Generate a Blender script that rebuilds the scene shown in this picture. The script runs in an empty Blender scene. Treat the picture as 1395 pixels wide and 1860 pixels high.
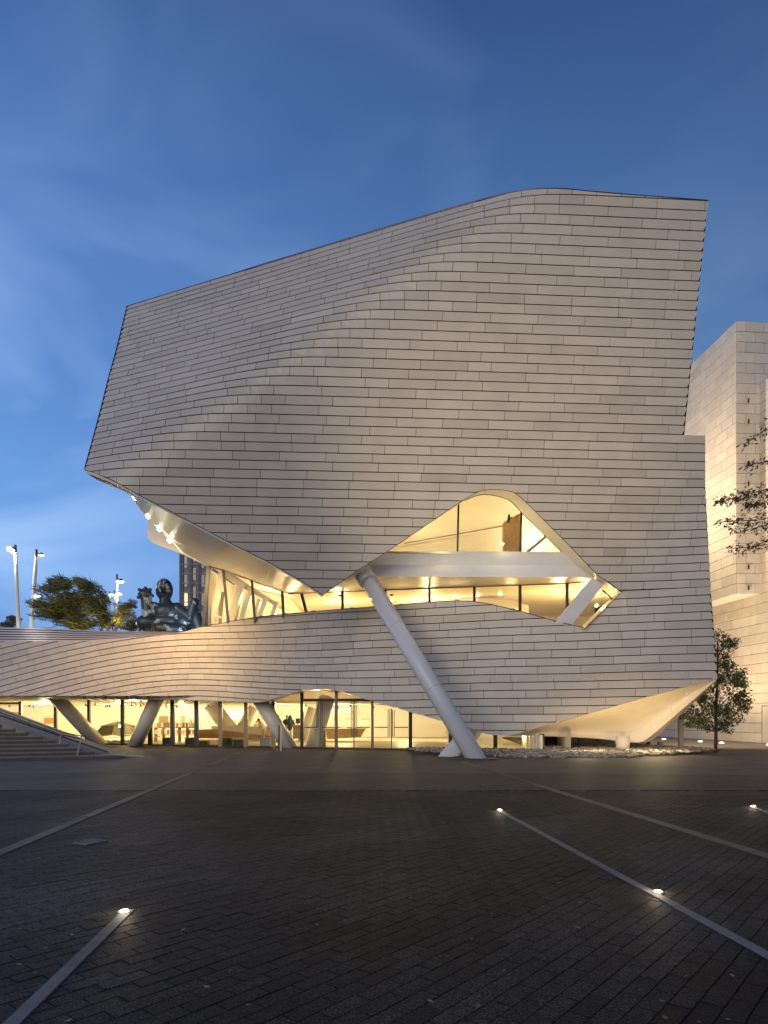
import bpy, bmesh, math, random
import numpy as np
from mathutils import Vector, Matrix, Quaternion
random.seed(7)
RNG = np.random.RandomState(11)
R = math.radians
sc = bpy.context.scene
COL = sc.collection

# ------------------------------------------------------------------ camera
F = 1200.0            # focal length in photo pixels (photo 1395 x 1860)
CX, HY = 697.5, 1301.0  # principal column and horizon row
HC = 1.68             # eye height
cd = bpy.data.cameras.new('camera'); cam = bpy.data.objects.new('camera', cd); COL.objects.link(cam)
cd.sensor_fit = 'VERTICAL'; cd.sensor_height = 36.0; cd.lens = F / 1860 * 36.0
cd.shift_y = (HY - 930) / 1860.0
cd.clip_end = 3000; cd.clip_start = 0.1
cam.location = (0, 0, HC); cam.rotation_euler = (R(90), 0, 0)
sc.camera = cam

# ------------------------------------------------------------------ world and sun (dusk)
SUN_EL, SUN_AZ = R(15), R(-25)     # low behind the camera
wd = bpy.data.worlds.new('World'); sc.world = wd; wd.use_nodes = True
nt = wd.node_tree; nt.nodes.clear()
def wn(t, **k):
    n = nt.nodes.new(t)
    for a, b in k.items(): setattr(n, a, b)
    return n
out = wn('ShaderNodeOutputWorld'); bg = wn('ShaderNodeBackground'); bg2 = wn('ShaderNodeBackground'); add = wn('ShaderNodeAddShader')
sky = wn('ShaderNodeTexSky', sky_type='NISHITA'); sky.sun_disc = False
sky.sun_elevation = SUN_EL; sky.sun_rotation = R(180) - SUN_AZ
bg.inputs['Strength'].default_value = 0.015
nt.links.new(sky.outputs[0], bg.inputs['Color'])
tc = wn('ShaderNodeTexCoord'); sep = wn('ShaderNodeSeparateXYZ'); nt.links.new(tc.outputs['Generated'], sep.inputs[0])
ramp = wn('ShaderNodeValToRGB'); ramp.color_ramp.interpolation = 'B_SPLINE'
stops = [(0.00, (0.11, 0.20, 0.42)), (0.10, (0.11, 0.25, 0.58)), (0.24, (0.13, 0.31, 0.69)), (0.38, (0.085, 0.215, 0.54)),
         (0.56, (0.080, 0.190, 0.46)), (0.70, (0.033, 0.098, 0.30)), (0.78, (0.017, 0.055, 0.19)), (1.0, (0.020, 0.058, 0.18))]
cr = ramp.color_ramp
while len(cr.elements) < len(stops): cr.elements.new(0.5)
for e, (p, c) in zip(cr.elements, stops): e.position = p; e.color = (*c, 1)
nt.links.new(sep.outputs['Z'], ramp.inputs[0])
mp = wn('ShaderNodeMapping'); mp.inputs['Scale'].default_value = (1.6, 1.6, 3.0); mp.inputs['Rotation'].default_value = (0.25, 0.35, 0.3)
nt.links.new(tc.outputs['Generated'], mp.inputs[0])
no = wn('ShaderNodeTexNoise'); no.inputs['Scale'].default_value = 2.1; no.inputs['Detail'].default_value = 3.5; no.inputs['Roughness'].default_value = 0.52
no.inputs['Distortion'].default_value = 0.6
nt.links.new(mp.outputs[0], no.inputs['Vector'])
mr = wn('ShaderNodeMapRange'); mr.inputs['From Min'].default_value = 0.46; mr.inputs['From Max'].default_value = 0.72
mr.inputs['To Min'].default_value = 0.0; mr.inputs['To Max'].default_value = 0.72
nt.links.new(no.outputs[0], mr.inputs[0])
# clouds are stronger low in the sky
mz = wn('ShaderNodeMapRange'); mz.inputs['From Min'].default_value = 0.22; mz.inputs['From Max'].default_value = 0.62
mz.inputs['To Min'].default_value = 1.0; mz.inputs['To Max'].default_value = 0.14
nt.links.new(sep.outputs['Z'], mz.inputs[0])
mu = wn('ShaderNodeMath', operation='MULTIPLY'); nt.links.new(mr.outputs[0], mu.inputs[0]); nt.links.new(mz.outputs[0], mu.inputs[1])
mx = wn('ShaderNodeMix', data_type='RGBA'); nt.links.new(mu.outputs[0], mx.inputs['Factor'])
nt.links.new(ramp.outputs[0], mx.inputs['A']); mx.inputs['B'].default_value = (0.36, 0.55, 0.86, 1)
bg2.inputs['Strength'].default_value = 1.0
# the sky is deeper towards the right
ma = wn('ShaderNodeMapRange'); ma.inputs['From Min'].default_value = -1.0; ma.inputs['From Max'].default_value = 0.55
ma.inputs['To Min'].default_value = 1.45; ma.inputs['To Max'].default_value = 0.60
nt.links.new(sep.outputs['X'], ma.inputs[0])
vs_ = wn('ShaderNodeVectorMath', operation='SCALE'); nt.links.new(mx.outputs['Result'], vs_.inputs[0]); nt.links.new(ma.outputs[0], vs_.inputs['Scale'])
nt.links.new(vs_.outputs[0], bg2.inputs['Color'])
nt.links.new(bg.outputs[0], add.inputs[0]); nt.links.new(bg2.outputs[0], add.inputs[1]); nt.links.new(add.outputs[0], out.inputs['Surface'])

sl = bpy.data.lights.new('sun', 'SUN'); sl.energy = 0.99; sl.angle = R(28); sl.color = (1.0, 0.86, 0.66)
so = bpy.data.objects.new('sun', sl); COL.objects.link(so)
sdir = Vector((math.sin(SUN_AZ) * math.cos(SUN_EL), -math.cos(SUN_AZ) * math.cos(SUN_EL), math.sin(SUN_EL)))
so.rotation_euler = sdir.to_track_quat('Z', 'Y').to_euler(); so.location = (10, -20, 30)
sc.view_settings.view_transform = 'Standard'; sc.view_settings.look = 'None'
sc.view_settings.exposure = 0.0; sc.view_settings.gamma = 1.0; sc.view_settings.use_curve_mapping = False
sc.cycles.max_bounces = 6; sc.cycles.diffuse_bounces = 3; sc.cycles.glossy_bounces = 3; sc.cycles.transparent_max_bounces = 12
sc.cycles.sample_clamp_indirect = 4.0; sc.cycles.use_denoising = True
sc.cycles.caustics_reflective = False; sc.cycles.caustics_refractive = False

# ------------------------------------------------------------------ helpers
def P(x, y, Y):
    return Vector(((x - CX) * Y / F, Y, HC + (HY - y) * Y / F))
def G(x, y, z=0.0):     # point of the ground plane z seen at pixel
    Y = (HC - z) * F / (y - HY)
    return P(x, y, Y)
OFF = {}
def link(o, parent=None):
    COL.objects.link(o)
    if parent is not None: o.parent = parent
    return o
def thing(name, label, cat, loc=(0, 0, 0), group=None, kind=None):
    o = bpy.data.objects.new(name, None); o.empty_display_size = 0.3; COL.objects.link(o)
    o.location = loc; OFF[o.name] = Vector(loc)
    tag(o, label, cat, group, kind); return o
def tag(o, label=None, cat=None, group=None, kind=None):
    if label: o['label'] = label
    if cat: o['category'] = cat
    if group: o['group'] = group
    if kind: o['kind'] = kind
    return o
def mk(name, verts, faces, mat, parent=None, smooth=False, kind=None, tone=None):
    off = OFF[parent.name] if parent is not None else Vector((0, 0, 0))
    me = bpy.data.meshes.new(name)
    if parent is not None: verts = [(v[0] - off.x, v[1] - off.y, v[2] - off.z) for v in verts]
    me.from_pydata([tuple(v) for v in verts], [], [tuple(f) for f in faces])
    if mat is not None: me.materials.append(mat)
    if smooth: me.polygons.foreach_set('use_smooth', [True] * len(me.polygons))
    if tone is not None:
        a = me.attributes.new('tone', 'FLOAT', 'FACE')
        a.data.foreach_set('value', tone if hasattr(tone, '__len__') else [tone] * len(me.polygons))
    me.update()
    o = bpy.data.objects.new(name, me); link(o, parent)
    OFF[o.name] = off
    if kind: o['kind'] = kind
    return o
class MB:
    def __init__(s): s.v = []; s.f = []; s.t = []
    def addp(s, vs, fs, t=0.5):
        n = len(s.v); s.v += [tuple(v) for v in vs]; s.f += [tuple(i + n for i in f) for f in fs]; s.t += [t] * len(fs)
    def box(s, c, sx, sy, sz, rz=0.0, t=0.5, M=None):
        vs = []
        cz, sn = math.cos(rz), math.sin(rz)
        for a in (-1, 1):
            for b in (-1, 1):
                for d in (-1, 1):
                    x, y, z = a * sx / 2, b * sy / 2, d * sz / 2
                    if M is not None:
                        q = M @ Vector((x, y, z)); x, y, z = q
                    else:
                        x, y = x * cz - y * sn, x * sn + y * cz
                    vs.append((c[0] + x, c[1] + y, c[2] + z))
        s.addp(vs, [(0, 1, 3, 2), (4, 6, 7, 5), (0, 4, 5, 1), (2, 3, 7, 6), (0, 2, 6, 4), (1, 5, 7, 3)], t)
    def tube(s, p0, p1, r0, r1=None, n=12, cap=True, t=0.5):
        r1 = r0 if r1 is None else r1
        p0, p1 = Vector(p0), Vector(p1); d = (p1 - p0).normalized()
        a = d.orthogonal().normalized(); b = d.cross(a)
        vs = []
        for p, r in ((p0, r0), (p1, r1)):
            for k in range(n):
                q = 2 * math.pi * k / n
                vs.append(p + (a * math.cos(q) + b * math.sin(q)) * r)
        fs = [(k, (k + 1) % n, n + (k + 1) % n, n + k) for k in range(n)]
        if cap: fs += [tuple(range(n - 1, -1, -1)), tuple(range(n, 2 * n))]
        s.addp(vs, fs, t)
    def prism(s, pts, d, t=0.5):
        pts = [Vector(p) for p in pts]; d = Vector(d); n = len(pts)
        vs = pts + [p + d for p in pts]
        fs = [tuple(range(n)), tuple(range(2 * n - 1, n - 1, -1))]
        fs += [((k + 1) % n, k, n + k, n + (k + 1) % n) for k in range(n)]
        s.addp(vs, fs, t)
    def ell(s, c, r, n=12, m=8, M=None, t=0.5):
        vs = []; fs = []
        c = Vector(c)
        for j in range(1, m):
            th = math.pi * j / m
            for i in range(n):
                ph = 2 * math.pi * i / n
                q = Vector((math.sin(th) * math.cos(ph) * r[0], math.sin(th) * math.sin(ph) * r[1], math.cos(th) * r[2]))
                if M is not None: q = M @ q
                vs.append(c + q)
        top = Vector((0, 0, r[2])); bot = Vector((0, 0, -r[2]))
        if M is not None: top = M @ top; bot = M @ bot
        vs += [c + top, c + bot]; T = len(vs) - 2; Bt = len(vs) - 1
        for j in range(m - 2):
            for i in range(n):
                fs.append((j * n + i, (j + 1) * n + i, (j + 1) * n + (i + 1) % n, j * n + (i + 1) % n))
        for i in range(n):
            fs.append((T, i, (i + 1) % n)); fs.append((Bt, (m - 2) * n + (i + 1) % n, (m - 2) * n + i))
        s.addp(vs, fs, t)
    def capsule(s, p0, p1, r0, r1, n=10):
        p0, p1 = Vector(p0), Vector(p1)
        s.tube(p0, p1, r0, r1, n); s.ell(p0, (r0, r0, r0), n, 6); s.ell(p1, (r1, r1, r1), n, 6)
    def strip(s, A, B, t=0.5):     # quads between two polylines
        n = len(A); s.addp(list(A) + list(B), [(i, i + 1, n + i + 1, n + i) for i in range(n - 1)], t)
    def build(s, name, mat, parent=None, smooth=False, kind=None):
        return mk(name, s.v, s.f, mat, parent, smooth, kind, s.t)

def pw(pts):
    xs = [p[0] for p in pts]; ys = [p[1] for p in pts]
    return lambda x: np.interp(x, xs, ys)
def resample(pts, n):
    pts = [Vector(p) for p in pts]; L = [0]
    for a, b in zip(pts, pts[1:]): L.append(L[-1] + (b - a).length)
    o = []
    for k in range(n):
        s = L[-1] * k / (n - 1)
        i = 0
        while i < len(L) - 2 and L[i + 1] < s: i += 1
        f = (s - L[i]) / max(1e-9, L[i + 1] - L[i]); o.append(pts[i].lerp(pts[i + 1], min(1, f)))
    return o
def smoothpoly(pts, it=2):
    pts = [Vector(p) for p in pts]
    for _ in range(it):
        q = [pts[0]]
        for a, b in zip(pts, pts[1:]): q += [a * .75 + b * .25, a * .25 + b * .75]
        q.append(pts[-1]); pts = q
    return pts

# ------------------------------------------------------------------ materials
def mat(name, col, rough=0.6, spec=0.4, metal=0.0, noise=0.0, nscale=8.0, bump=0.0, bscale=60.0, tone=0.0, emis=None, estr=0.0, obj=True):
    m = bpy.data.materials.new(name); m.use_nodes = True
    t = m.node_tree; b = t.nodes['Principled BSDF']
    b.inputs['Roughness'].default_value = rough; b.inputs['Metallic'].default_value = metal
    b.inputs['Specular IOR Level'].default_value = spec
    b.inputs['Base Color'].default_value = (*col, 1)
    src = None
    def new(ty, **k):
        n = t.nodes.new(ty)
        for a, c in k.items(): setattr(n, a, c)
        return n
    co = new('ShaderNodeTexCoord')
    if noise > 0:
        nz = new('ShaderNodeTexNoise'); nz.inputs['Scale'].default_value = nscale; nz.inputs['Detail'].default_value = 6
        t.links.new(co.outputs['Object'], nz.inputs['Vector'])
        r = new('ShaderNodeMapRange'); r.inputs['From Min'].default_value = 0.25; r.inputs['From Max'].default_value = 0.75
        r.inputs['To Min'].default_value = 1 - noise; r.inputs['To Max'].default_value = 1 + noise
        t.links.new(nz.outputs[0], r.inputs[0]); src = r.outputs[0]
    if tone > 0:
        at = new('ShaderNodeAttribute', attribute_name='tone')
        r = new('ShaderNodeMapRange'); r.inputs['To Min'].default_value = 1 - tone; r.inputs['To Max'].default_value = 1 + tone
        t.links.new(at.outputs['Fac'], r.inputs[0])
        if src is not None:
            mm = new('ShaderNodeMath', operation='MULTIPLY'); t.links.new(src, mm.inputs[0]); t.links.new(r.outputs[0], mm.inputs[1]); src = mm.outputs[0]
        else: src = r.outputs[0]
    if src is not None:
        v = new('ShaderNodeVectorMath', operation='SCALE'); v.inputs[0].default_value = col
        t.links.new(src, v.inputs['Scale']); t.links.new(v.outputs[0], b.inputs['Base Color'])
    if bump > 0:
        nb = new('ShaderNodeTexNoise'); nb.inputs['Scale'].default_value = bscale; nb.inputs['Detail'].default_value = 4
        t.links.new(co.outputs['Object'], nb.inputs['Vector'])
        bp = new('ShaderNodeBump'); bp.inputs['Strength'].default_value = bump; bp.inputs['Distance'].default_value = 0.02
        t.links.new(nb.outputs[0], bp.inputs['Height']); t.links.new(bp.outputs[0], b.inputs['Normal'])
    if emis is not None:
        b.inputs['Emission Color'].default_value = (*emis, 1); b.inputs['Emission Strength'].default_value = estr
    return m
M = {}
M['panel'] = mat('terracotta_panel', (0.485, 0.425, 0.352), 0.42, 0.45, noise=0.07, nscale=1.1, tone=0.16, bump=0.05, bscale=25)
M['joint'] = mat('joint_dark', (0.018, 0.015, 0.013), 0.9, 0.1)
M['cream'] = mat('cream_plaster', (0.72, 0.65, 0.53), 0.35, 0.4, noise=0.05, nscale=0.8)
M['white'] = mat('white_plaster', (0.78, 0.75, 0.68), 0.5, 0.3, noise=0.03, nscale=0.7)
M['strut'] = mat('white_steel_paint', (0.60, 0.59, 0.59), 0.38, 0.45, noise=0.05, nscale=1.5)
M['frame'] = mat('black_steel', (0.018, 0.017, 0.016), 0.4, 0.5)
M['bronze'] = mat('bronze_mullion', (0.20, 0.16, 0.10), 0.35, 0.5, metal=0.6)
M['floor'] = mat('polished_concrete', (0.55, 0.49, 0.38), 0.5, 0.25, noise=0.08, nscale=0.5)
M['slat'] = mat('ceiling_slat', (0.74, 0.71, 0.63), 0.5, 0.3, tone=0.05)
M['stone'] = mat('pale_stone', (0.58, 0.515, 0.425), 0.7, 0.25, noise=0.07, nscale=1.6, tone=0.10, bump=0.12, bscale=30)
M['stonejoint'] = mat('stone_joint', (0.13, 0.10, 0.08), 0.9, 0.1)
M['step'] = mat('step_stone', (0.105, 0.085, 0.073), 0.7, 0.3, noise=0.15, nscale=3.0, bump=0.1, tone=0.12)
M['tread'] = mat('skylit_tread', (0.22, 0.185, 0.16), 0.7, 0.3, noise=0.15, nscale=3.0, tone=0.2)  # step stone made paler: sky light on the treads put into the colour
M['cheek'] = mat('cheek_stone', (0.24, 0.235, 0.205), 0.6, 0.3, noise=0.12, nscale=3.0)
M['strip'] = mat('strip_stone', (0.15, 0.142, 0.14), 0.7, 0.3, noise=0.16, nscale=14, tone=0.18, bump=0.15, bscale=90)
M['tanstrip'] = mat('tan_strip_stone', (0.070, 0.058, 0.040), 0.65, 0.35, noise=0.2, nscale=10, tone=0.55)
M['rock'] = mat('river_rock', (0.30, 0.255, 0.19), 0.75, 0.3, noise=0.3, nscale=5, tone=0.55)
M['bark'] = mat('bark', (0.085, 0.052, 0.032), 0.9, 0.1, noise=0.3, nscale=12, bump=0.4)
M['wood'] = mat('pale_timber', (0.42, 0.27, 0.13), 0.5, 0.3, noise=0.18, nscale=4)
M['dark'] = mat('dark_laminate', (0.055, 0.05, 0.04), 0.5, 0.3)
M['grey'] = mat('grey_laminate', (0.32, 0.30, 0.25), 0.5, 0.3)
M['steel'] = mat('brushed_steel', (0.42, 0.36, 0.26), 0.3, 0.5, metal=0.85)
M['lamp_pole'] = mat('galvanised_pole', (0.66, 0.64, 0.60), 0.45, 0.5)
M['lampdark'] = mat('lamp_cap', (0.05, 0.045, 0.045), 0.5, 0.4)
M['skin'] = mat('skin', (0.42, 0.25, 0.16), 0.6, 0.3)
M['hair'] = mat('dark_hair', (0.015, 0.011, 0.009), 0.5, 0.3)
M['cloth_white'] = mat('white_cloth', (0.72, 0.70, 0.66), 0.85, 0.1)
M['cloth_yellow'] = mat('yellow_cloth', (0.55, 0.42, 0.15), 0.85, 0.1)
M['cloth_dark'] = mat('dark_cloth', (0.05, 0.045, 0.05), 0.85, 0.1)
M['cloth_tan'] = mat('tan_cloth', (0.45, 0.30, 0.17), 0.85, 0.1)
M['red'] = mat('red_print', (0.42, 0.11, 0.07), 0.6, 0.3)
M['orange'] = mat('orange_print', (0.50, 0.26, 0.13), 0.6, 0.3)
M['paper'] = mat('pale_paper', (0.75, 0.72, 0.66), 0.6, 0.2)
M['teal'] = mat('blue_grey_print', (0.16, 0.21, 0.24), 0.6, 0.3)
M['canvas'] = mat('olive_facets', (0.20, 0.175, 0.10), 0.5, 0.4, tone=0.45)
M['letter'] = mat('letter_face', (0.515, 0.465, 0.425), 0.36, 0.45)
M['tower'] = mat('tower_concrete', (0.21, 0.20, 0.215), 0.8, 0.2, noise=0.08, nscale=0.3, tone=0.1)
M['towerglass'] = mat('tower_window', (0.03, 0.037, 0.05), 0.15, 0.6)
M['lit'] = mat('lit_window', (0.8, 0.6, 0.3), 0.5, 0.3, emis=(1.0, 0.78, 0.36), estr=1.2)
M['led'] = mat('led_lens', (1, 0.9, 0.75), 0.3, 0.3, emis=(1.0, 0.84, 0.58), estr=34)
M['ledsoft'] = mat('soft_led', (1, 0.9, 0.75), 0.3, 0.3, emis=(1.0, 0.82, 0.5), estr=7)
M['trackglow'] = mat('track_glow', (1, 0.9, 0.75), 0.3, 0.3, emis=(1.0, 0.78, 0.42), estr=2.2)
M['lampglow'] = mat('lamp_lens', (1, 0.95, 0.9), 0.3, 0.3, emis=(1.0, 0.93, 0.8), estr=26)
M['screen'] = mat('blue_screen', (0.2, 0.2, 0.4), 0.4, 0.3, emis=(0.55, 0.55, 0.95), estr=0.9)
M['iron'] = mat('cast_iron', (0.05, 0.048, 0.046), 0.6, 0.3, noise=0.25, nscale=30)
def glass_mat(name, tint, refl=0.05, f0=1.45):
    m = bpy.data.materials.new(name); m.use_nodes = True; t = m.node_tree; t.nodes.clear()
    o = t.nodes.new('ShaderNodeOutputMaterial'); mixs = t.nodes.new('ShaderNodeMixShader')
    tr = t.nodes.new('ShaderNodeBsdfTransparent'); tr.inputs[0].default_value = (*tint, 1)
    gl = t.nodes.new('ShaderNodeBsdfGlossy'); gl.inputs['Roughness'].default_value = 0.02
    lw = t.nodes.new('ShaderNodeLayerWeight'); lw.inputs['Blend'].default_value = 0.5
    pwn = t.nodes.new('ShaderNodeMath'); pwn.operation = 'POWER'; pwn.inputs[1].default_value = 5.0; t.links.new(lw.outputs['Facing'], pwn.inputs[0])
    fr = t.nodes.new('ShaderNodeMapRange'); fr.inputs['To Min'].default_value = refl; fr.inputs['To Max'].default_value = 0.9; t.links.new(pwn.outputs[0], fr.inputs[0])
    t.links.new(fr.outputs[0], mixs.inputs[0]); t.links.new(tr.outputs[0], mixs.inputs[1]); t.links.new(gl.outputs[0], mixs.inputs[2])
    t.links.new(mixs.outputs[0], o.inputs[0]); return m
M['glass'] = glass_mat('clear_glazing', (0.93, 0.95, 0.88))
def leaf_mat(name, col, var=0.5, trans=0.3):
    m = bpy.data.materials.new(name); m.use_nodes = True; t = m.node_tree; b = t.nodes['Principled BSDF']
    at = t.nodes.new('ShaderNodeAttribute'); at.attribute_name = 'tone'
    r = t.nodes.new('ShaderNodeMapRange'); r.inputs['To Min'].default_value = 1 - var; r.inputs['To Max'].default_value = 1 + var
    t.links.new(at.outputs['Fac'], r.inputs[0])
    v = t.nodes.new('ShaderNodeVectorMath'); v.operation = 'SCALE'; v.inputs[0].default_value = col
    t.links.new(r.outputs[0], v.inputs['Scale']); t.links.new(v.outputs[0], b.inputs['Base Color'])
    b.inputs['Roughness'].default_value = 0.5
    tl = t.nodes.new('ShaderNodeBsdfTranslucent'); t.links.new(v.outputs[0], tl.inputs[0])
    mixs = t.nodes.new('ShaderNodeMixShader'); mixs.inputs[0].default_value = trans
    o = t.nodes['Material Output']
    t.links.new(b.outputs[0], mixs.inputs[1]); t.links.new(tl.outputs[0], mixs.inputs[2]); t.links.new(mixs.outputs[0], o.inputs[0])
    return m
M['leaf'] = leaf_mat('leaf_dark_green', (0.10, 0.12, 0.038), 0.65, 0.4)
M['leaf_olive'] = leaf_mat('leaf_olive', (0.12, 0.125, 0.034), 0.7)
M['leaf_yellow'] = leaf_mat('leaf_yellow', (0.22, 0.19, 0.05))
M['leaf_black'] = leaf_mat('leaf_blackish', (0.045, 0.040, 0.024), 0.6)  # very dark brownish leaf colour

def light(name, kind, loc, energy, col=(1, 0.76, 0.42), size=0.15, aim=None, spot=None, blend=0.6, parent=None, sx=None):
    l = bpy.data.lights.new(name, kind); l.energy = energy; l.color = col
    if kind == 'AREA':
        l.shape = 'RECTANGLE'; l.size = size; l.size_y = sx or size
    else: l.shadow_soft_size = size
    if kind == 'SPOT': l.spot_size = R(spot or 90); l.spot_blend = blend
    o = bpy.data.objects.new(name, l); COL.objects.link(o)
    loc = Vector(loc)
    if aim is not None: o.rotation_euler = (Vector(aim) - loc).to_track_quat('-Z', 'Y').to_euler()
    if parent is not None:
        o.parent = parent; loc = loc - OFF[parent.name]
    o.location = loc
    return o

# ================================================================== THE GROUND
# herringbone-free running bond turned 45 degrees to the stone strips
SD = Vector((-0.0875, 1, 0)).normalized()            # direction of the strips
PA = math.atan2(SD.y, SD.x) - R(45)                  # direction of the paver courses
PU = Vector((math.cos(PA), math.sin(PA), 0)); PV = Vector((-math.sin(PA), math.cos(PA), 0))
PW, PH = 0.31, 0.135
def paver_mat():
    m = bpy.data.materials.new('dark_paver'); m.use_nodes = True; t = m.node_tree; b = t.nodes['Principled BSDF']
    N = lambda ty: t.nodes.new(ty)
    L = t.links.new
    geo = N('ShaderNodeNewGeometry')
    at = N('ShaderNodeAttribute'); at.attribute_name = 'tone'
    # fine aggregate speckle
    vo = N('ShaderNodeTexVoronoi'); vo.inputs['Scale'].default_value = 130
    L(geo.outputs['Position'], vo.inputs['Vector'])
    sp = N('ShaderNodeMapRange'); sp.inputs['From Min'].default_value = 0.52; sp.inputs['From Max'].default_value = 0.95
    sp.inputs['To Min'].default_value = 0.7; sp.inputs['To Max'].default_value = 5.0
    sepc = N('ShaderNodeSeparateColor'); L(vo.outputs['Color'], sepc.inputs[0]); L(sepc.outputs[0], sp.inputs[0])
    # broad wear, stains
    nz = N('ShaderNodeTexNoise'); nz.inputs['Scale'].default_value = 0.42; nz.inputs['Detail'].default_value = 5
    L(geo.outputs['Position'], nz.inputs['Vector'])
    r1 = N('ShaderNodeMapRange'); r1.inputs['From Min'].default_value = 0.32; r1.inputs['From Max'].default_value = 0.68
    r1.inputs['To Min'].default_value = 0.55; r1.inputs['To Max'].default_value = 1.5; L(nz.outputs[0], r1.inputs[0])
    r2 = N('ShaderNodeMapRange'); r2.inputs['To Min'].default_value = 0.45; r2.inputs['To Max'].default_value = 2.1; L(at.outputs['Fac'], r2.inputs[0])
    m1 = N('ShaderNodeMath'); m1.operation = 'MULTIPLY'; L(sp.outputs[0], m1.inputs[0]); L(r1.outputs[0], m1.inputs[1])
    m2 = N('ShaderNodeMath'); m2.operation = 'MULTIPLY'; L(m1.outputs[0], m2.inputs[0]); L(r2.outputs[0], m2.inputs[1])
    v = N('ShaderNodeVectorMath'); v.operation = 'SCALE'; v.inputs[0].default_value = (0.0118, 0.0108, 0.0100); L(m2.outputs[0], v.inputs['Scale'])
    L(v.outputs[0], b.inputs['Base Color'])
    b.inputs['Roughness'].default_value = 0.68; b.inputs['Specular IOR Level'].default_value = 0.16
    bp = N('ShaderNodeBump'); bp.inputs['Strength'].default_value = 0.35; bp.inputs['Distance'].default_value = 0.004
    L(vo.outputs['Distance'], bp.inputs['Height']); L(bp.outputs[0], b.inputs['Normal'])
    return m
M['paver'] = paver_mat()
def ground_mat():
    m = bpy.data.materials.new('far_paving'); m.use_nodes = True; t = m.node_tree; b = t.nodes['Principled BSDF']
    N = lambda ty: t.nodes.new(ty)
    L = t.links.new
    geo = N('ShaderNodeNewGeometry'); mpn = N('ShaderNodeMapping'); mpn.vector_type = 'POINT'
    mpn.inputs['Rotation'].default_value = (0, 0, -PA); L(geo.outputs['Position'], mpn.inputs['Vector'])
    br = N('ShaderNodeTexBrick'); br.offset = 0.5; br.inputs['Scale'].default_value = 1.0
    br.inputs['Brick Width'].default_value = PW; br.inputs['Row Height'].default_value = PH; br.inputs['Mortar Size'].default_value = 0.004
    br.inputs['Color1'].default_value = (0.026, 0.024, 0.022, 1); br.inputs['Color2'].default_value = (0.038, 0.035, 0.032, 1)
    br.inputs['Mortar'].default_value = (0.016, 0.015, 0.014, 1)
    L(mpn.outputs[0], br.inputs['Vector'])
    nz = N('ShaderNodeTexNoise'); nz.inputs['Scale'].default_value = 0.42; nz.inputs['Detail'].default_value = 5; L(geo.outputs['Position'], nz.inputs['Vector'])
    r1 = N('ShaderNodeMapRange'); r1.inputs['From Min'].default_value = 0.32; r1.inputs['From Max'].default_value = 0.68
    r1.inputs['To Min'].default_value = 0.6; r1.inputs['To Max'].default_value = 1.45; L(nz.outputs[0], r1.inputs[0])
    v = N('ShaderNodeVectorMath'); v.operation = 'SCALE'; L(br.outputs['Color'], v.inputs[0]); L(r1.outputs[0], v.inputs['Scale'])
    L(v.outputs[0], b.inputs['Base Color']); b.inputs['Roughness'].default_value = 0.66; b.inputs['Specular IOR Level'].default_value = 0.22
    bp = N('ShaderNodeBump'); bp.inputs['Strength'].default_value = 0.3; bp.inputs['Distance'].default_value = 0.006
    L(br.outputs['Fac'], bp.inputs['Height']); bp.invert = True; L(bp.outputs[0], b.inputs['Normal'])
    return m
M['ground'] = ground_mat()
M['bed'] = mat('paving_bed', (0.012, 0.011, 0.010), 0.9, 0.1)
M['fore'] = mat('forecourt_paving', (0.075, 0.065, 0.055), 0.72, 0.3, noise=0.28, nscale=0.9, bump=0.3, bscale=45)
M['walk'] = mat('buff_walk', (0.30, 0.25, 0.19), 0.7, 0.3, noise=0.15, nscale=1.5)
YN = 15.0   # geometry pavers end, material takes over
gnd = mk('ground', [(-700, -60, -0.014), (700, -60, -0.014), (700, YN, -0.014), (-700, YN, -0.014),
                    (-700, YN, 0.0), (700, YN, 0.0), (700, 1500, 0.0), (-700, 1500, 0.0)], [(0, 1, 2, 3), (3, 2, 5, 4), (4, 5, 6, 7)], M['ground'])
gnd['kind'] = 'structure'
gnd.data.materials.append(M['bed']); gnd.data.polygons[0].material_index = 1

STRIPS = []  # (x0pix,y0pix) -> polyline for exclusion, filled below
def strip_line(a, b): return (Vector((a.x, a.y)), Vector((b.x, b.y)))
s1a, s1b = G(-45, 1925), G(234, 1654)
s2a, s2b = G(905, 1472), G(1470, 1776)
s3a, s3b = G(-420, 1725), G(441, 1365)
s4a, s4b = G(838, 1384), G(1620, 1625)
s5a, s5b = G(1366, 1466), G(1620, 1560)
STRIPS = [strip_line(s1a, s1b), strip_line(s2a, s2b), strip_line(s3a, s3b), strip_line(s4a, s4b), strip_line(s5a, s5b)]
SW = 0.06
def near_strip(p):
    for a, b in STRIPS:
        d = b - a; t = max(0, min(1, (p - a).dot(d) / d.length_squared))
        if (a + d * t - p).length < SW + 0.02: return True
    return False
pav = []
for j in range(-170, 190):
    for i in range(-80, 120):
        cu = (i + 0.5 + (0.5 if j % 2 else 0)) * PW; cv = (j + 0.5) * PH
        c = PU * cu + PV * cv
        if c.y < 0.3 or c.y > YN - 0.12: continue
        if abs(c.x) > c.y * 0.62 + 4.5: continue
        pav.append(c)
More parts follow.
